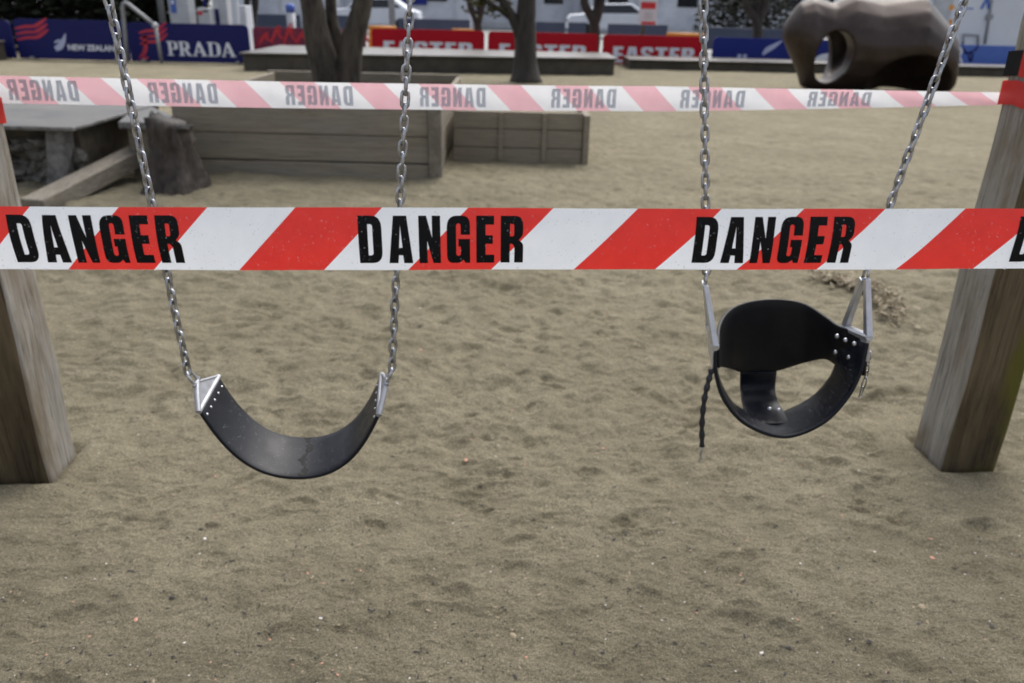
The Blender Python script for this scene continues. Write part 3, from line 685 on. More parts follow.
# ------------------------------------------------------------------ dried plant on the sand
dp = thing('dried_plant', 'pale dried plant clump with curled leaves lying on the sand behind the toddler swing', 'plant', gr(865, 300))
stem = catmull([gr(*p) + V((0, 0, .03)) for p in ((822, 283), (845, 288), (868, 292), (885, 306), (897, 328))], 30)
b = MB(); b.tube(stem, [.010 - .005 * i / 29 for i in range(30)], 7, jit=.3); kid(b, 'stem', M['dry_dark'], dp, smooth=True)
b = MB()
for i in range(230):
    p = stem[random.randrange(30)] + V((random.gauss(0, .05), random.gauss(0, .055), abs(random.gauss(.004, .012)))); l = random.uniform(.014, .040); w = l * random.uniform(.25, .55)
    q = Matrix.Rotation(random.uniform(0, 6.28), 3, 'Z') @ Matrix.Rotation(random.uniform(-.9, .9), 3, 'X') @ Matrix.Rotation(random.uniform(-1, 1), 3, 'Y')
    P = [q @ V(v) + p for v in ((-l, 0, 0), (-l * .3, w, l * .15), (-l * .3, -w, l * .15), (l * .4, w * .8, l * .05), (l * .4, -w * .8, l * .05), (l, 0, l * .3), (0, 0, l * .3))]
    b.add(P, [(0, 2, 6), (0, 6, 1), (1, 6, 3), (2, 4, 6), (3, 6, 5), (4, 5, 6)])
for i in range(40):
    p = stem[random.randrange(30)]; e = p + V((random.gauss(0, .09), random.gauss(0, .09), random.uniform(-.03, .04))); b.tube([p, p.lerp(e, .5) + V((0, 0, .012)), e], [.003, .0025, .0015], 5)
kid(b, 'curled_leaves', M['dry'], dp)

# ------------------------------------------------------------------ timber planter, second retaining box
pl = thing('timber_planter', 'large grey timber planter of stacked boards with a corner post', 'planter', (-2, 7.2, 0))
x0, x1, yA, yB, zt = -3.05, -.79, 7.22, 10.2, .63
zb = [-.10, .125, .365, zt]
for k in range(3):
    b = MB(); b.box(((x0 + x1) / 2, yA + .03 + .004 * (k % 2), (zb[k] + zb[k + 1]) / 2), (x1 - x0, .06, zb[k + 1] - zb[k] - .013)); kid(b, 'front_board', M['board'], pl, bevel=.006)
b = MB(); b.box((x1 + .065, yA + .02, .29), (.12, .13, .78)); kid(b, 'corner_post', M['rail'], pl, bevel=.008)
for xs in (x0 + .03, x1 + .06):
    for k in range(3):
        b = MB(); b.box((xs, (yA + yB) / 2 + .09, (zb[k] + zb[k + 1]) / 2), (.055, yB - yA - .06, zb[k + 1] - zb[k] - .012)); kid(b, 'side_board', M['board_dark'], pl, bevel=.006)
b = MB(); b.box(((x0 + x1) / 2, yB + .16, .29), (x1 - x0 + .12, .06, .70)); kid(b, 'rear_board', M['board_dark'], pl, bevel=.006)
b = MB(); b.box(((x0 + x1) / 2 + .03, (yA + yB) / 2 + .1, .16), (x1 - x0 - .06, yB - yA - .02, .5)); kid(b, 'soil', M['soil'], pl)
rb = thing('retaining_box', 'low timber retaining box with upright battens beyond the planter post', 'planter', (0, 8, 0))
x0, x1, yA = -.63, .65, 8.06
zb = [-.08, .15, .33, .50]
for k in range(3):
    b = MB(); b.box(((x0 + x1) / 2, yA + .03, (zb[k] + zb[k + 1]) / 2), (x1 - x0, .055, zb[k + 1] - zb[k] - .007)); kid(b, 'board', M['board_dark'], rb, bevel=.005)
for xs in (-.16, .27):
    b = MB(); b.box((xs, yA - .012, .26), (.045, .02, .46)); kid(b, 'batten', M['board_dark'], rb, bevel=.003)
b = MB(); b.box((x1 + .035, yA + .9, .2), (.06, 1.86, .56)); kid(b, 'end_board', M['board_dark'], rb, bevel=.005)
b = MB(); b.box(((x0 + x1) / 2, yA + .95, .17), (x1 - x0 - .01, 1.75, .5)); kid(b, 'sand_fill', M['sand'], rb)

# stump
b = MB(); n = 26; rings = 12; c = gr(159, 194); vs = []
for i in range(rings):
    t = i / (rings - 1); z = -.05 + .60 * t
    for j in range(n):
        q = 2 * math.pi * j / n; r = .155 + .13 * (1 - t) ** 2.2 + .03 * math.sin(q * 5 + t) * (1.2 - t) + .02 * math.sin(q * 9 + 4 * t) + random.uniform(-.022, .022)
        vs.append((c.x + .045 + math.cos(q) * r + .03 * t, c.y + .22 + math.sin(q) * r, z + (-.06 * math.cos(q) + random.uniform(-.02, .02) if i == rings - 1 else 0)))
b.add(vs, [(i * n + j, i * n + (j + 1) % n, (i + 1) * n + (j + 1) % n, (i + 1) * n + j) for i in range(rings - 1) for j in range(n)] + [tuple((rings - 1) * n + j for j in range(n))])
tag(b.build('tree_stump', M['stump'], smooth=True), 'dark rough tree stump standing against the planter corner', 'stump')

# sloping rail
A, B = gr(34, 211), at(143, 146, 7.15)
b = MB(); ax = (B - A).normalized(); sd = V((ax.y, -ax.x, 0)).normalized(); up = sd.cross(ax)
if up.z < 0: up = -up
P = []
for e in (-.10, .10):
    pass
h, w = .07, .095
cA, cB = A + V((0, 0, .02)), B - V((0, 0, .05))
P = [cA - sd * w - up * h, cA + sd * w - up * h, cB + sd * w - up * h, cB - sd * w - up * h, cA - sd * w + up * h, cA + sd * w + up * h, cB + sd * w + up * h, cB - sd * w + up * h]
b.hull8(P); tag(b.build('timber_rail', M['rail'], bevel=.012), 'pale square timber beam sloping down to the sand beside the stump', 'timber beam')

# stone walls with slab tops at left
sw = thing('stone_bench', 'low rubble stone bench with a wet flat slab top, left of the beam', 'bench', (-4.3, 6.6, 0))
b = MB()
for i in range(150):
    x = random.uniform(-5.6, -3.62); z = random.uniform(0, .36); y = 6.66 + random.uniform(-.03, .03); r = random.uniform(.04, .085); vs = []; bm = bmesh.new(); bmesh.ops.create_icosphere(bm, subdivisions=1, radius=r)
    for v in bm.verts: v.co *= random.uniform(.75, 1.2)
    b.add([(v.co.x * 1.25 + x, v.co.y + y, v.co.z * .8 + z) for v in bm.verts], [tuple(v.index for v in f.verts) for f in bm.faces]); bm.free()
kid(b, 'rubble_face', M['rock'], sw)
b = MB(); b.box((-4.62, 7.5, .19), (1.98, 1.6, .555)); kid(b, 'wall_core', M['soil'], sw)
b = MB(); b.box((-4.55, 7.15, .488), (2.1, 1.5, .034), top=1); kid(b, 'slab_top', [M['concrete'], M['wetstone']], sw, bevel=.012)
b = MB(); b.hull8([(-3.88, 6.50, -.05), (-3.70, 6.50, -.05), (-3.70, 6.72, -.05), (-3.88, 6.72, -.05), (-3.80, 6.52, .468), (-3.66, 6.52, .468), (-3.66, 6.70, .468), (-3.80, 6.70, .468)]); kid(b, 'pier', M['concrete'], sw, bevel=.02)
s2 = thing('stone_bench', 'second stone slab bench behind the beam, touching the stump', 'bench', (-3.2, 7.2, 0))
b = MB(); b.hull8([(-3.36, 6.85, .43), (-2.80, 6.85, .43), (-3.0, 7.19, .43), (-3.75, 8.2, .43), (-3.36, 6.85, .49), (-2.80, 6.85, .49), (-3.0, 7.19, .49), (-3.75, 8.2, .49)], top=1); kid(b, 'slab_top', [M['concrete'], M['wetstone']], s2, bevel=.01)
b = MB(); b.box((-3.16, 7.02, .19), (.36, .14, .476)); kid(b, 'support_wall', M['board_dark'], s2, bevel=.01)

# ------------------------------------------------------------------ low dark timber platforms
def platform(label, fl, fr_, yback0, yback1, h, z0=-.05):
    """fl, fr_: front corners on the ground"""
    o = thing('timber_platform', label, 'platform', ((fl.x + fr_.x) / 2, fl.y, 0))
    dx_ = (fr_.x - fl.x) * .0
    P = [V((fl.x, fl.y, z0)), V((fr_.x, fr_.y, z0)), V((fr_.x, yback1, z0)), V((fl.x, yback0, z0))]
    b = MB(); b.hull8([p + V((0, .06 if i < 2 else 0, 0)) for i, p in enumerate(P)] + [V((p.x, p.y + (.06 if i < 2 else 0), h - .053)) for i, p in enumerate(P)]); kid(b, 'base', M['slab_edge'], o, bevel=.02)
    e = [V((-.04, -.03, 0)), V((.04, -.03, 0)), V((.04, 0, 0)), V((-.04, 0, 0))]
    b = MB(); b.hull8([V((p.x, p.y, h - .05)) + q for p, q in zip(P, e)] + [V((p.x, p.y, h)) + q for p, q in zip(P, e)], top=1); kid(b, 'deck', [M['slab_edge'], M['slab_top']], o, bevel=.012)
platform('long low timber platform behind the two-stemmed tree', gr(243, 71), gr(614, 75.5), 20.8, 20.9, .37)
platform('far low timber platform in front of the right-hand red and blue boards', V((2.75, 20.75, 0)), V((13.5, 21.3, 0)), 22.2, 22.2, .245)
platform('short dark timber platform before the first navy board at far left', V((-18.5, 18.4, 0)), V((-11.65, 18.75, 0)), 19.25, 19.1, .42)

# ------------------------------------------------------------------ advertising boards
def hoarding(label, pxl, pxr, pyt, Y, m, group='advertising boards along the back of the sand', z0=.02, r=.12):
    a = at(pxl, pyt[0], Y); c = at(pxr, pyt[1], Y); W = c.x - a.x; H = (a.z + c.z) / 2 - z0
    o = thing('advertising_board', label, 'advertising board', (a.x, Y, z0), group)
    lp = rnd([(0, 0), (W, 0), (W, H, r), (0, H, r)]); n = len(lp)
    b = MB(); b.add([(x, 0, z) for x, z in lp] + [(x, .05, z) for x, z in lp], [tuple(range(n)), tuple(range(2 * n - 1, n - 1, -1))] + [(i, n + i, n + (i + 1) % n, (i + 1) % n) for i in range(n)])
    p = b.build('panel', m, o)
    for xs in (.3, W - .3):
        f = MB(); f.box((xs, .20, .03), (.08, .5, .05)); f.box((xs, .1, H * .4), (.05, .06, H * .75)); f.build('support_foot', M['grey_metal'], o)
    return o, W, H
def decal(o, name, loops_or_mesh, m, x, z, d=.004):
    vs, fs = loops_or_mesh if isinstance(loops_or_mesh, tuple) else fill_mesh(loops_or_mesh, 'd')
    b = MB(); b.add([(x + p[0], -d, z + p[1]) for p in vs], fs); return b.build(name, m, o)
def cup_logo(h, w_=1.5):
    """three wave strokes over a curved stem"""
    s = h; L_ = []
    for k in range(3):
        o_ = -.19 * k
        L_.append(stroke([(.0, .62 + o_), (.22, .70 + o_), (.42, .72 + o_), (.56, .84 + o_), (.70, 1.0 + o_)], [.06, .10, .105, .10, .05]))
    return [[(x * s * w_, y * s) for x, y in l] for l in L_]
Yr = 19.4
hoarding('sliver of navy board cut by the left picture edge', -120, 8, (18, 19), Yr, M['navy'])
o, W, H = hoarding('navy board with red wave emblem and NEW ZEALAND lettering', 12, 124, (19, 20.5), Yr, M['navy'])
for l in cup_logo(.62, 1.75): decal(o, 'wave_emblem', [l], M['crimson'], .02, H - .60)
decal(o, 'fern_emblem', [stroke([(0, 0), (.12, .06), (.22, .18), (.30, .34)], [.10, .14, .10, .02]), stroke([(.0, .14), (.08, .17), (.16, .2)], [.02, .06, .03])], M['pale_print'], .86, .22)
decal(o, 'lettering', plain_text('NEW ZEALAND', 1.20, .13, .04), M['white_print'], 1.16, .20, .006)
o, W, H = hoarding('navy board with red wave emblem and large PRADA lettering', 125.5, 247.5, (20.5, 26.5), Yr, M['navy'])
for l in cup_logo(.62, 1.5): decal(o, 'wave_emblem', [l], M['crimson'], .26, H - .61)
decal(o, 'emblem_stem', [stroke([(.10, .50), (.07, .40), (.07, .25), (.0, .10), (-.10, .02)], [.12, .10, .09, .10, .05]), stroke([(-.12, .02), (.0, .0), (.10, .03)], [.03, .09, .03])], M['crimson'], .30, .06)
decal(o, 'lettering', word_mesh('PRADA', SERIF, 1.58, .31, .03), M['white_print'], .86, .14, .006)
Yq = 22.6
o, W, H = hoarding('plum board covered in red scribbled script, left of the two-stemmed tree', 252, 365, (27.5, 29), Yq, M['plum'])
for k in range(9):
    x = .15 + k * .33; hh = .28 + .12 * (k % 3)
    decal(o, 'script_stroke', [stroke([(0, 0), (.12, hh * .6), (.24, hh), (.22, hh * .5), (.32, .1)], [.05, .08, .07, .06, .05])], M['scarlet'], x, .26 + .05 * (k % 2), .004 + .0015 * k)
for i, (a, c, y0, y1, lab) in enumerate(((371, 484.5, 28.5, 30.5, 'red EASTER board directly behind the second swing chain'), (488, 598.5, 31, 34, 'middle red EASTER board, crossed by the single dark trunk'), (603.5, 707, 34.5, 36.5, 'right-hand red EASTER board next to the blue board'))):
    o, W, H = hoarding(lab, a, c, (y0, y1), Yq, M['red'], z0=-.03)
    decal(o, 'lettering', word_mesh('EASTER', BLOCK, W * .79, .40, .10), M['white_print'], W * .105, .07, .005)
o, W, H = hoarding('blue board with small white marks between the red boards and the bronze sculpture', 714, 803, (37, 39), Yq, M['blue'])
decal(o, 'fern_emblem', [stroke([(0, 0), (.10, .12), (.26, .22), (.46, .36)], [.06, .14, .12, .03])], M['pale_print'], 1.35, .30)
decal(o, 'lettering', plain_text('ll', .25, .10, .03), M['pale_print'], .68, .20, .005)
o, W, H = hoarding('blue board half hidden behind the bronze sculpture', 805, 930, (39, 43), Yq, M['blue'])
decal(o, 'fern_emblem', [stroke([(0, 0), (.2, .1), (.45, .16), (.62, .28)], [.08, .16, .16, .04])], M['white_print'], .30, .16)
o, W, H = hoarding('lighter blue board with dark swoosh emblem before the white truck', 933, 1075, (43.5, 48), Yq, M['midblue'])
decal(o, 'swoosh_emblem', [stroke([(0, .45), (.15, .30), (.30, .34), (.42, .50)], [.03, .08, .10, .03]), stroke([(.18, .28), (.30, .12), (.32, .4)], [.03, .09, .02])], M['navy'], .80, .16)
decal(o, 'pale_swirl', [stroke([(0, .55), (.12, .42), (.10, .28), (.2, .1), (.1, 0)], [.03, .05, .05, .05, .03])], M['white_print'], .68, .10, .006)

# ------------------------------------------------------------------ trees
def limb(b, pts, r0, r1, n=12, k=16, jit=.10, flare=0):
    c = catmull(pts, k); rad = [lerp(r0, r1, i / (k - 1)) * (1 + flare * max(0, 1 - i / 3.5) ** 2) for i in range(k)]; b.tube(c, rad, n, jit=jit)
def crown_mesh(center, rad, count, leaf):
    b = MB(); cl = []
    for i in range(26):
        v = V((random.gauss(0, 1), random.gauss(0, 1), random.gauss(0, 1))).normalized() * random.uniform(.35, 1); cl.append((V(center) + V((v.x * rad[0], v.y * rad[1], v.z * rad[2])), random.uniform(.22, .42) * min(rad)))
    for i in range(count):
        c, r = random.choice(cl); p = c + V((random.gauss(0, 1), random.gauss(0, 1), random.gauss(0, .8))) * r * .55; l = leaf * random.uniform(.6, 1.3)
        q = Matrix.Rotation(random.uniform(0, 6.28), 3, 'Z') @ Matrix.Rotation(random.uniform(-1.2, 1.2), 3, 'X')
        b.add([q @ V(v) + p for v in ((-l, 0, 0), (0, -l * .45, l * .1), (l, 0, 0), (0, l * .45, l * .1))], [(0, 1, 2, 3)])
    return b
def tree(name, label, base, stems, crown, leafm, barkm, count=1500, leaf=.11, group=None):
    o = thing(name, label, 'tree', base, group); b = MB()
    for st_ in stems: limb(b, *st_[:3], **(st_[3] if len(st_) > 3 else {}))
    kid(b, 'trunk', barkm, o, smooth=True)
    if crown: kid(crown_mesh(crown[0], crown[1], count, leaf), 'crown', leafm, o)
t0 = at(336, 82, 9.0)
tree('tree', 'two-stemmed grey-barked tree growing out of the timber planter', (t0.x, 9, .4), [
    ([(t0.x, 9.02, .35), at(322, 55, 9.0), at(316, 30, 9.0), at(311, 0, 9.0), (-2.3, 8.9, 2.3), (-2.9, 8.7, 3.6)], .17, .085, dict(flare=.25)),
    ([(t0.x + .10, 9.0, .38), at(351, 50, 9.0), at(357, 25, 9.0), at(363, 0, 9.0), (-1.45, 9.1, 2.4), (-1.0, 9.3, 3.7)], .135, .08, dict(flare=.25)),
    ([at(338, 60, 9.12), at(336, 35, 9.14), at(331, 10, 9.16), (-2.0, 9.3, 2.3)], .085, .05)], ((-1.9, 9.0, 4.4), (2.0, 1.8, 1.3)), M['leaf'], M['bark'], 1600)
tb = gr(523, 82)
tree('tree', 'single dark trunk standing in the sand before the long platform', tb, [
    ([(tb.x + .05, tb.y, -.1), at(525, 60, 16.78), at(526, 30, 16.78), at(527, 0, 16.78), (.25, 16.8, 2.6), (.2, 16.8, 4)], .25, .13, dict(flare=.55)),
    ([at(522, 42, 16.78), at(514, 20, 16.75), at(503, 0, 16.7), (-.9, 16.6, 2.5)], .12, .06),
    ([at(515, 22, 16.75), at(497, 8, 16.7), at(480, -4, 16.6), (-1.5, 16.5, 2.2)], .05, .03)], ((-.1, 16.8, 4.6), (2.2, 2, 1.3)), M['leaf_olive'], M['bark_dark'], 1800)
kid(crown_mesh(at(487, 4, 16.8), (.75, .5, .28), 260, .07), 'low_foliage', M['leaf_olive'], bpy.data.objects['tree.001'])
def vtree(label, px, Y, sp, crownz=4.0, leafm='leaf', r=.16, base_y=None):
    a = at(px, 30, Y); b0 = V((a.x, Y, -.1))
    tree('tree', label, b0, [([b0, at(px + 1, 26, Y), at(px - sp, 5, Y), at(px - sp * 1.5, -25, Y), V((a.x - 1.2, Y, 3.4))], r, r * .45, dict(flare=.2)),
        ([at(px + 1, 24, Y), at(px + sp * .8, 5, Y), at(px + sp * 1.4, -25, Y), V((a.x + 1.1, Y, 3.4))], r * .75, r * .4), ([at(px, 22, Y), at(px + sp * .2, 2, Y), V((a.x, Y, 3))], r * .5, r * .3)],
        ((a.x, Y, crownz), (1.9, 1.6, 1.1)), M[leafm], M['bark_dark'], 1300)
vtree('forked dark tree behind the gap between two red boards', 594, 23.6, 9)
vtree('thin forked tree behind the red board left of the single trunk', 477, 24.5, 7, r=.13, leafm='leaf_olive')
vtree('spreading dark tree behind the blue board, left of the sculpture', 757, 26, 10, r=.17, leafm='leaf_dark', crownz=3.6)
vtree('slim dark tree beside the white pole behind the last navy board', 252, 25, 5, r=.12, leafm='leaf_dark')
kid(crown_mesh(at(735, -6, 27), (1.7, 1, .42), 700, .12), 'low_foliage', M['leaf_dark'], bpy.data.objects['tree.004'])
def shrub(label, px0, px1, Y, h, lm='leaf_dark', n=9500):
    a, c = at(px0, 10, Y), at(px1, 10, Y); W = c.x - a.x; o = thing('shrub', label, 'shrub', ((a.x + c.x) / 2, Y, 0)); b = MB()
    for k in range(10): limb(b, [((a.x + c.x) / 2 + random.uniform(-.4, .4) * W, Y + random.uniform(0, .7), -.1), ((a.x + c.x) / 2 + random.uniform(-.45, .45) * W, Y + random.uniform(-.3, 1), h * .5), ((a.x + c.x) / 2 + random.uniform(-.5, .5) * W, Y + random.uniform(-.3, 1), h * .9)], .06, .02, n=6, k=6)
    kid(b, 'stem', M['bark_dark'], o)
    b = MB()
    for i in range(n):
        p = V((lerp(a.x, c.x, random.random()), Y + random.uniform(-.7, 1.3), h * random.random() ** .8)); l = random.uniform(.06, .15)
        q = Matrix.Rotation(random.uniform(0, 6.28), 3, 'Z') @ Matrix.Rotation(random.uniform(-1.2, 1.2), 3, 'X')
        b.add([q @ V(v) + p for v in ((-l, 0, 0), (0, -l * .5, l * .1), (l, 0, 0), (0, l * .5, l * .1))], [(0, 1, 2, 3)])
    kid(b, 'foliage', M[lm], o)
shrub('black-green dense shrub behind the navy board at far left', -60, 52, 22.5, 2.8)
shrub('black-green dense shrub behind the navy NEW ZEALAND board', 54, 128, 22.8, 2.7)
shrub('dark shrub behind the left half of the PRADA board', 130, 196, 24.4, 2.6)
shrub('dark clipped shrub behind the slate fence, right of the white sheds', 700, 790, 38, 2.2, n=3500)

# ------------------------------------------------------------------ bent tube rail in front of the boards
tr = MB(); pts = [at(127, 66, 19.1), at(125, 35, 19.1), at(122.5, 9, 19.1), at(123, 4, 19.1), at(125, 2.5, 19.1), at(128, 4, 19.1), at(142, 15, 19.1), at(155, 25.5, 19.1)]
tb_ = thing('tube_rail', 'bent grey steel tube rail in front of the two navy boards', 'rail', gr(126, 66))
tr.tube(pts, .042, 10); kid(tr, 'bent_tube', M['grey_metal'], tb_, smooth=True)
tr = MB(); tr.tube([at(155, 24, 19.1), at(162, 64, 19.1)], .040, 10); kid(tr, 'rear_leg', M['grey_metal'], tb_, smooth=True)
tr = MB(); tr.tube([at(153.5, 24.3, 19.1), at(157, 27, 19.1)], .065, 10); kid(tr, 'joint', M['pale_grey'], tb_, smooth=True)

# ------------------------------------------------------------------ things behind the boards
def panel_thing(name, label, cat, px0, px1, ytop, Y, depth, z0, m, part='body', bevel=.02):
    a, c = at(px0, ytop, Y), at(px1, ytop, Y); o = thing(name, label, cat, ((a.x + c.x) / 2, Y, 0)); b = MB()
    b.box(((a.x + c.x) / 2, Y + depth / 2, (a.z + z0) / 2), (c.x - a.x, depth, a.z - z0)); kid(b, part, m, o, bevel=bevel); return o, a, c
def slab_on(o, name, m, px0, px1, y0, y1, Y, d=.02):
    a, c = at(px0, y0, Y), at(px1, y1, Y); b = MB(); b.box(((a.x + c.x) / 2, Y - d / 2, (a.z + c.z) / 2), (abs(c.x - a.x), d, abs(a.z - c.z))); return kid(b, name, m, o)
o, a, c = panel_thing('information_column', 'pale grey column with a blue poster behind the PRADA board', 'column', 164, 184, -25, 22.6, .5, 0, M['pale_grey']); slab_on(o, 'blue_poster', M['midblue'], 168, 177, -14, 13, 22.6)
slab_on(o, 'poster_mark', M['white_print'], 171, 174, 0, 4, 22.575, .012)
o, a, c = panel_thing('litter_bin', 'small pale grey bin with a red mark behind the PRADA board', 'bin', 196.5, 209, 8, 22.0, .55, 0, M['pale_grey']); slab_on(o, 'red_mark', M['scarlet'], 198, 202.5, 11, 15, 22.0); slab_on(o, 'lid_gap', M['slab_edge'], 203, 208, 10, 12, 22.0)
o, a, c = panel_thing('drinks_machine', 'grey machine with a navy front panel behind the PRADA board', 'machine', 209.5, 224, -18, 22.4, .7, 0, M['pale_grey']); slab_on(o, 'navy_front', M['navy'], 211, 222, 9, 40, 22.4); slab_on(o, 'display', M['navy'], 202.5, 207, -3, 6, 22.35)
o, a, c = panel_thing('utility_cabinet', 'white cabinet with dark lower door beside the white pole', 'cabinet', 224.5, 245, 5, 23.4, .6, 0, M['white']); slab_on(o, 'dark_door', M['slab_edge'], 226, 234, 14, 24, 23.4)
b = MB(); b.tube([at(237.5, 40, 21.2) * 1, at(236, 20, 21.2), at(232, -30, 21.2), at(229, -60, 21.2)], .085, 12)
q = at(237.5, 40, 21.2); b.v = b.v; b.tube([(q.x, 21.2, -.05), q], .085, 12); tag(b.build('pole', M['white'], smooth=True), 'white painted pole rising behind the right end of the PRADA board', 'pole')
b = MB(); q = at(161, 12, 23.2); b.tube([(q.x, 23.2, -.05), (q.x + .02, 23.2, 3)], .09, 12); tag(b.build('pole', M['grey_metal'], smooth=True), 'dark grey pole left of the blue poster column', 'pole')
b = MB(); q = at(402, 10, 31.5); b.tube([(q.x, 29.0, -.05), (q.x, 29.0, 3.4)], .11, 12); tag(b.build('pole', M['grey_metal'], smooth=True), 'grey pole behind the red board, beside the second swing chain', 'pole')
o = thing('bollard', 'pale grey bollard with blue cap left of the two-stemmed tree', 'bollard', (at(290, 20, 23.5).x, 23.5, 0)); q = at(290, 6, 23.5)
b = MB(); b.tube([(q.x, 23.5, -.05), (q.x, 23.5, q.z - .16)], .12, 14); kid(b, 'post', M['pale_grey'], o, smooth=True)
b = MB(); b.tube([(q.x, 23.5, q.z - .158), (q.x, 23.5, q.z + .02), (q.x, 23.5, q.z + .06)], [.125, .125, .07], 14); kid(b, 'cap', M['midblue'], o, smooth=True)
# slate fence panels
for lab, p0_, p1_, yt in (('slate blue fence panel behind the plum board', 246, 300, 13.5), ('slate blue fence panel seen between the two tree stems', 333, 366, 15), ('slate blue fence panel behind the first EASTER board', 398, 470, 18), ('slate blue fence panel right of the single dark trunk', 536, 565, 21.5), ('short slate blue fence panel left of the forked tree', 568.5, 586, 22), ('long slate blue fence panel under the red and white notice', 608, 668, 23.5), ('slate blue fence panel behind the blue board', 706, 790, 27)):
    a, c = at(p0_, yt, 30), at(p1_, yt, 30); o = thing('fence_panel', lab, 'fence', ((a.x + c.x) / 2, 30, 0), 'slate fence panels on the far paving')
    b = MB(); b.box(((a.x + c.x) / 2, 30, a.z / 2 + .03), (c.x - a.x, .05, a.z - .06)); kid(b, 'panel', M['slate'], o, bevel=.01)
    for xs in (a.x + .1, c.x - .1): b = MB(); b.box((xs, 30.06, a.z / 2 - .02), (.06, .06, a.z)); kid(b, 'support_post', M['grey_metal'], o)
# orange barriers
for lab, p0_, p1_, yt in (('orange barrier top behind the left end of the first EASTER board', 369, 396, 25.5), ('small orange barrier behind the right end of the first EASTER board', 452, 474, 28.5), ('orange barrier behind the right end of the last EASTER board', 667, 704, 32.5)):
    a, c = at(p0_, yt, 24.2), at(p1_, yt, 24.2); o = thing('barrier', lab, 'barrier', ((a.x + c.x) / 2, 24.2, 0), 'orange plastic barriers'); W = c.x - a.x
    b = MB(); b.hull8([(a.x - .04, 24.0, -.05), (c.x + .04, 24.0, -.05), (c.x + .04, 24.4, -.05), (a.x - .04, 24.4, -.05), (a.x, 24.14, a.z - .1), (c.x, 24.14, a.z - .1), (c.x, 24.26, a.z - .1), (a.x, 24.26, a.z - .1)]); kid(b, 'base', M['orange'], o, bevel=.03)
    b = MB(); b.tube([(a.x, 24.2, a.z - .05), (c.x, 24.2, a.z - .05)], .052, 10); kid(b, 'top_rail', M['orange'], o, smooth=True)
# notice sign
o = thing('notice_sign', 'white notice with red top and bottom bands on a dark post', 'sign', (at(644, 20, 25.4).x, 25.4, 0)); q = at(644, 0, 25.4)
b = MB(); b.tube([(q.x + .05, 25.47, -.05), (q.x + .05, 25.47, q.z + .25)], .06, 10); kid(b, 'post', M['slab_edge'], o, smooth=True)
def band(name, y0, y1, m, d): slab_on(o, name, m, 641.5, 655.5, y0, y1, 25.4, d)
b = MB(); A, C = at(641, -12, 25.4), at(656, 25, 25.4); b.box(((A.x + C.x) / 2, 25.415, (A.z + C.z) / 2), (C.x - A.x, .03, A.z - C.z)); kid(b, 'board', M['white'], o)
band('red_header', 2, 9, M['scarlet'], .008); band('red_footer', 21.5, 24.5, M['scarlet'], .008)
for y in (13, 15.5, 18): slab_on(o, 'text_line', M['pale_grey'], 644.5, 652.5, y, y + 1.2, 25.4, .008)
# white sheds / sheeting far behind
for lab, p0_, p1_, Y, h, rf in (('long white sheeted building behind the plum board', 236, 335, 44, 3.4, 0), ('white sheeted building with grey stains behind the first EASTER boards', 338, 470, 46, 3.6, 1), ('white building behind the single dark trunk', 474, 580, 50, 3.4, 0), ('broad white building behind the notice sign', 583, 722, 48, 3.8, 1), ('pale building behind the sculpture', 724, 905, 52, 3.6, 0)):
    a, c = at(p0_, 5, Y), at(p1_, 5, Y); W = c.x - a.x; o = thing('building', lab, 'building', ((a.x + c.x) / 2, Y, 0)); b = MB()
    b.box(((a.x + c.x) / 2, Y + 3, h / 2 - .05), (W, 6, h)); kid(b, 'wall', M['white_wall'], o)
    b = MB(); n = [(a.x - .2, Y - .2, h - .05), (c.x + .2, Y - .2, h - .05), (c.x + .2, Y + 6.2, h - .05), (a.x - .2, Y + 6.2, h - .05)]; b.hull8(n + [(x, lerp(y, Y + 3, .8), h + 1.1) for x, y, z in n]); kid(b, 'roof', M['pale_grey'], o)
    b = MB(); b.box(((a.x + c.x) / 2, Y - .03, .16), (W - .1, .06, .3)); kid(b, 'plinth', M['pale_grey'], o)
    k = max(2, int(W / 2.6))
    for i in range(k):
        xs = a.x + W * (i + .5) / k; b = MB(); b.box((xs, Y - .02, 1.75), (1.1, .06, .75)); f = kid(b, 'window', M['glass_dark'], o)
        b = MB(); b.box((xs + .95, Y - .03, 1.4), (.07, .06, 2.6)); kid(b, 'mullion', M['pale_grey'], o)
# parked cars
def car(label, px, Y, m, L_=4.2):
    c = at(px, 0, Y); o = thing('parked_car', label, 'car', (c.x, Y, 0)); b = MB()
    prof = [(-2.1, .35), (-2.1, .75), (-1.95, .95), (-1.2, 1.02), (-.7, 1.45), (.9, 1.5), (1.6, 1.05), (2.05, .92), (2.1, .6), (2.1, .35)]; n = len(prof)
    vs = [(c.x + x, Y + s * .85 * (1 if z < 1.1 else .84), z) for s in (-1, 1) for x, z in prof]
    b.add(vs, [tuple(range(n)), tuple(range(2 * n - 1, n - 1, -1))] + [(i, n + i, n + (i + 1) % n, (i + 1) % n) for i in range(n)]); kid(b, 'body', m, o, bevel=.05)
    b = MB(); w = [(-1.1, 1.05), (-.62, 1.40), (.80, 1.43), (1.3, 1.08)]; b.add([(c.x + x, Y - .865 + (z - 1.0) * .30 - .02, z) for x, z in w], [(0, 3, 2, 1)]); kid(b, 'window', M['glass_dark'], o)
    for xs in (-1.3, 1.3):
        for ys in (-.8, .8):
            b = MB(); b.tube([(c.x + xs, Y + ys - .1, .32), (c.x + xs, Y + ys + .1, .32)], .32, 18); kid(b, 'wheel', M['tyre'], o)
    for ys in (-.55, .55): b = MB(); b.dome((c.x - 2.1, Y + ys, .72), (-1, 0, 0), .1, .04); kid(b, 'headlight', M['glass_dark'], o)
car('white parked car behind the two-stemmed tree', 375, 40, M['white'])
car('white parked car left of the notice sign', 612, 41, M['white'])
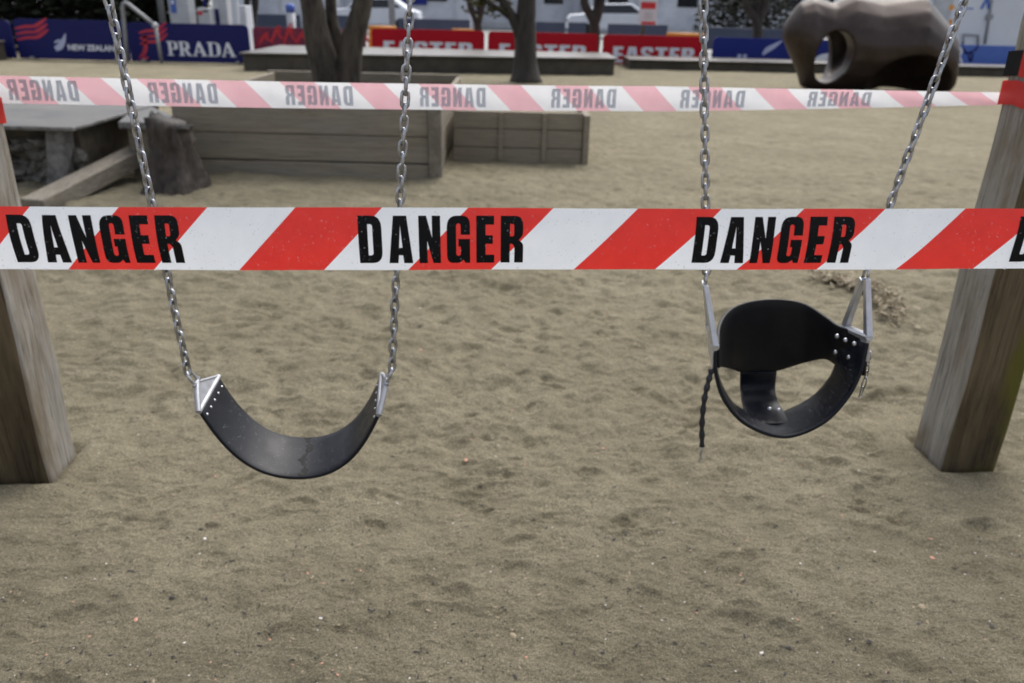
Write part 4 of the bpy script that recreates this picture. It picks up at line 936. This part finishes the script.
slab_on(bpy.data.objects['building.001'], 'blue_banner', M['blue'], 394, 427, -14, 5, 45.9, .04)
# white truck at right
Yt = 25.6
o, a, c = panel_thing('box_truck', 'white box truck with seamed rear doors and orange stickers at right', 'truck', 922, 1110, -40, Yt, 6.5, .35, M['white'], 'box_body', .03)
slab_on(o, 'door', M['white'], 943, 985, -25, 46, Yt, .03); slab_on(o, 'door_frame', M['pale_grey'], 941, 943.4, -30, 44, Yt, .045)
b = MB(); b.tube([at(995, -20, Yt - .06), at(985, 44, Yt - .06)], .035, 8); kid(b, 'lock_bar', M['grey_metal'], o, smooth=True)
b = MB(); q = at(989.5, 17, Yt - .08); b.box(q, (.18, .08, .14)); kid(b, 'lock_handle', M['grey_metal'], o, bevel=.01)
b = MB(); b.tube([at(963, 45, Yt - .07), at(963.5, 34.5, Yt - .07), at(978.5, 35.5, Yt - .07), at(978, 46, Yt - .07)], .03, 8); kid(b, 'step_frame', M['grey_metal'], o, smooth=True)
slab_on(o, 'hazard_sticker', M['orange'], 945, 952, 19.5, 24.5, Yt, .038)
b = MB(); q = at(951.5, 7.5, Yt - .04); b.box(q, (.14, .012, .14), R('Y', 45)); kid(b, 'hazard_sticker', M['orange'], o)
slab_on(o, 'grey_vent', M['grey_metal'], 928, 936, 4, 13, Yt, .03); slab_on(o, 'red_mark', M['scarlet'], 936.5, 940, 8, 12, Yt, .034)
vs, fs = fill_mesh([[(0, 0), (.16, .42), (.32, 0), (.22, 0), (.16, .2), (.10, 0)]], 'd'); q = at(979.5, 9, Yt - .04); b = MB(); b.add([(q.x + x, q.y, q.z + z) for x, z, _ in vs], fs); kid(b, 'blue_emblem', M['midblue'], o)
q0 = at(965, 8.5, Yt - .036); b = MB(); b.box(q0, (.5, .01, .035)); kid(b, 'blue_line', M['midblue'], o)
for xs in (a.x + .6, c.x - .6):
    for ys in (.9, 5.2): b = MB(); b.tube([(xs - .16, Yt + ys, .42), (xs + .16, Yt + ys, .42)], .45, 20); kid(b, 'wheel', M['tyre'], o)
b = MB(); b.box(((a.x + c.x) / 2, Yt + 7.6, 1.2), (2.3, 1.9, 1.9)); kid(b, 'cab', M['white'], o, bevel=.15)
# small safety cone seen over the sculpture
q = at(863, -1, 24.0); cn = thing('traffic_cone', 'orange-red traffic cone top showing above the sculpture', 'cone', (q.x, 24.0, 0))
b = MB(); b.box((q.x, 24, .52), (.5, .5, 1.0)); kid(b, 'stand', M['pale_grey'], cn, bevel=.02)
b = MB(); b.tube([(q.x, 24, 1.02), (q.x, 24, 1.55)], [.17, .05], 14); kid(b, 'cone', M['scarlet'], cn, smooth=True)

# ------------------------------------------------------------------ bronze sculpture
def ell(bm, c, r, rot=None):
    mt = Matrix.Translation(c) @ (rot.to_4x4() if rot else Matrix.Identity(4)) @ Matrix.Diagonal((*r, 1)); bmesh.ops.create_icosphere(bm, subdivisions=4, radius=1, matrix=mt)
def tmp(fn):
    bm = bmesh.new(); fn(bm); me = bpy.data.meshes.new('t'); bm.to_mesh(me); bm.free(); o = bpy.data.objects.new('t', me); COL.objects.link(o); return o
org = V((5.15, 16.6, 0))
def body(bm):
    """faceted shell: stations along its length joined straight, so each station reads as a ridge"""
    st_ = [(-.02, .92, 1.22, .16), (.18, .62, 1.58, .46), (.40, .34, 1.70, .54), (.58, .03, 1.66, .52), (.80, 0, 1.60, .58), (1.12, 0, 1.80, .74), (1.62, 0, 1.70, .82), (2.38, 0, 1.84, 1.0), (3.22, 0, 1.20, .84), (3.46, 0, .45, .62), (3.50, 0, .05, .5)]
    n = 18; rings = []
    for x, z0, z1, dp_ in st_:
        rg = []
        for k in range(n):
            q = 2 * math.pi * k / n; c, s_ = math.cos(q), math.sin(q); e = 1.12
            y = dp_ * math.copysign(abs(c) ** e, c); z = (z0 + z1) / 2 + (z1 - z0) / 2 * math.copysign(abs(s_) ** e, s_)
            rg.append(bm.verts.new((x + .16 * (z - 1.0) * min(1, x), y, z)))
        rings.append(rg)
    for A_, B_ in zip(rings, rings[1:]):
        for k in range(n): bm.faces.new((A_[k], A_[(k + 1) % n], B_[(k + 1) % n], B_[k]))
    bm.faces.new(rings[0][::-1]); bm.faces.new(rings[-1]); bmesh.ops.recalc_face_normals(bm, faces=bm.faces[:])
bo = tmp(body); rm = bo.modifiers.new('r', 'REMESH'); rm.mode = 'VOXEL'; rm.voxel_size = .035
def cut1(bm): bmesh.ops.create_cone(bm, cap_ends=True, segments=40, radius1=1, radius2=1, depth=4, matrix=Matrix.Translation((.86, 0, .64)) @ R('Y', 3).to_4x4() @ Matrix.Diagonal((.33, 1, .48, 1)) @ Matrix.Rotation(math.pi / 2, 4, 'X'))
def cut2(bm): ell(bm, (2.42, -1.0, -.06), (.92, 1.25, .80), R('Y', 8)); ell(bm, (1.0, .12, .85), (.52, .42, .58))
def cut3(bm): bmesh.ops.create_cube(bm, size=1, matrix=Matrix.Translation((1.7, 0, -.56)) @ Matrix.Diagonal((6, 4, 1, 1)))
cs = [tmp(c) for c in (cut1, cut2, cut3)]
for c in cs:
    bb = bo.modifiers.new('b', 'BOOLEAN'); bb.object = c; bb.operation = 'DIFFERENCE'; bb.solver = 'EXACT'
rm2 = bo.modifiers.new('r2', 'REMESH'); rm2.mode = 'VOXEL'; rm2.voxel_size = .035
sm = bo.modifiers.new('s', 'SMOOTH'); sm.iterations = 4; sm.factor = .5
dg = bpy.context.evaluated_depsgraph_get(); dg.update(); me = bpy.data.meshes.new_from_object(bo.evaluated_get(dg))
for c in cs + [bo]: bpy.data.objects.remove(c)
me.name = 'sculpture'; me.materials.clear(); me.materials.append(M['bronze']); me.polygons.foreach_set('use_smooth', [True] * len(me.polygons))
sc_o = bpy.data.objects.new('sculpture', me); COL.objects.link(sc_o); sc_o.location = org; sc_o.scale = (.965, 1, 1)
tag(sc_o, 'big rounded bronze sculpture with an oval hole and a dark hollow underneath', 'sculpture')

# ------------------------------------------------------------------ light
w = bpy.data.worlds.new('World'); S.world = w; w.use_nodes = True; N = w.node_tree.nodes; L = w.node_tree.links
EL, AZ = 56, 22       # high soft light from beyond the swings
sky = N.new('ShaderNodeTexSky'); sky.sky_type = 'NISHITA'; sky.sun_disc = False; sky.sun_elevation = math.radians(EL); sky.sun_rotation = math.radians(AZ)
sky.air_density = 1.0; sky.dust_density = 4.0; sky.ozone_density = 1.0
hs = N.new('ShaderNodeHueSaturation'); hs.inputs['Saturation'].default_value = .42
L.new(sky.outputs[0], hs.inputs['Color']); L.new(hs.outputs[0], N['Background'].inputs['Color']); N['Background'].inputs['Strength'].default_value = .12
sun = bpy.data.lights.new('sun', 'SUN'); sun.energy = 1.35; sun.angle = math.radians(70); sun.color = (1, .96, .90)
suno = bpy.data.objects.new('sun', sun); COL.objects.link(suno)
dirv = V((math.sin(math.radians(AZ)) * math.cos(math.radians(EL)), math.cos(math.radians(AZ)) * math.cos(math.radians(EL)), math.sin(math.radians(EL))))
suno.rotation_euler = dirv.to_track_quat('Z', 'Y').to_euler(); suno.location = (0, 0, 30)
S.view_settings.view_transform = 'Standard'; S.view_settings.look = 'None'; S.view_settings.gamma = 1; S.view_settings.exposure = .90
S.cycles.use_denoising = True; S.cycles.max_bounces = 6; S.cycles.transparent_max_bounces = 6
S.render.film_transparent = False
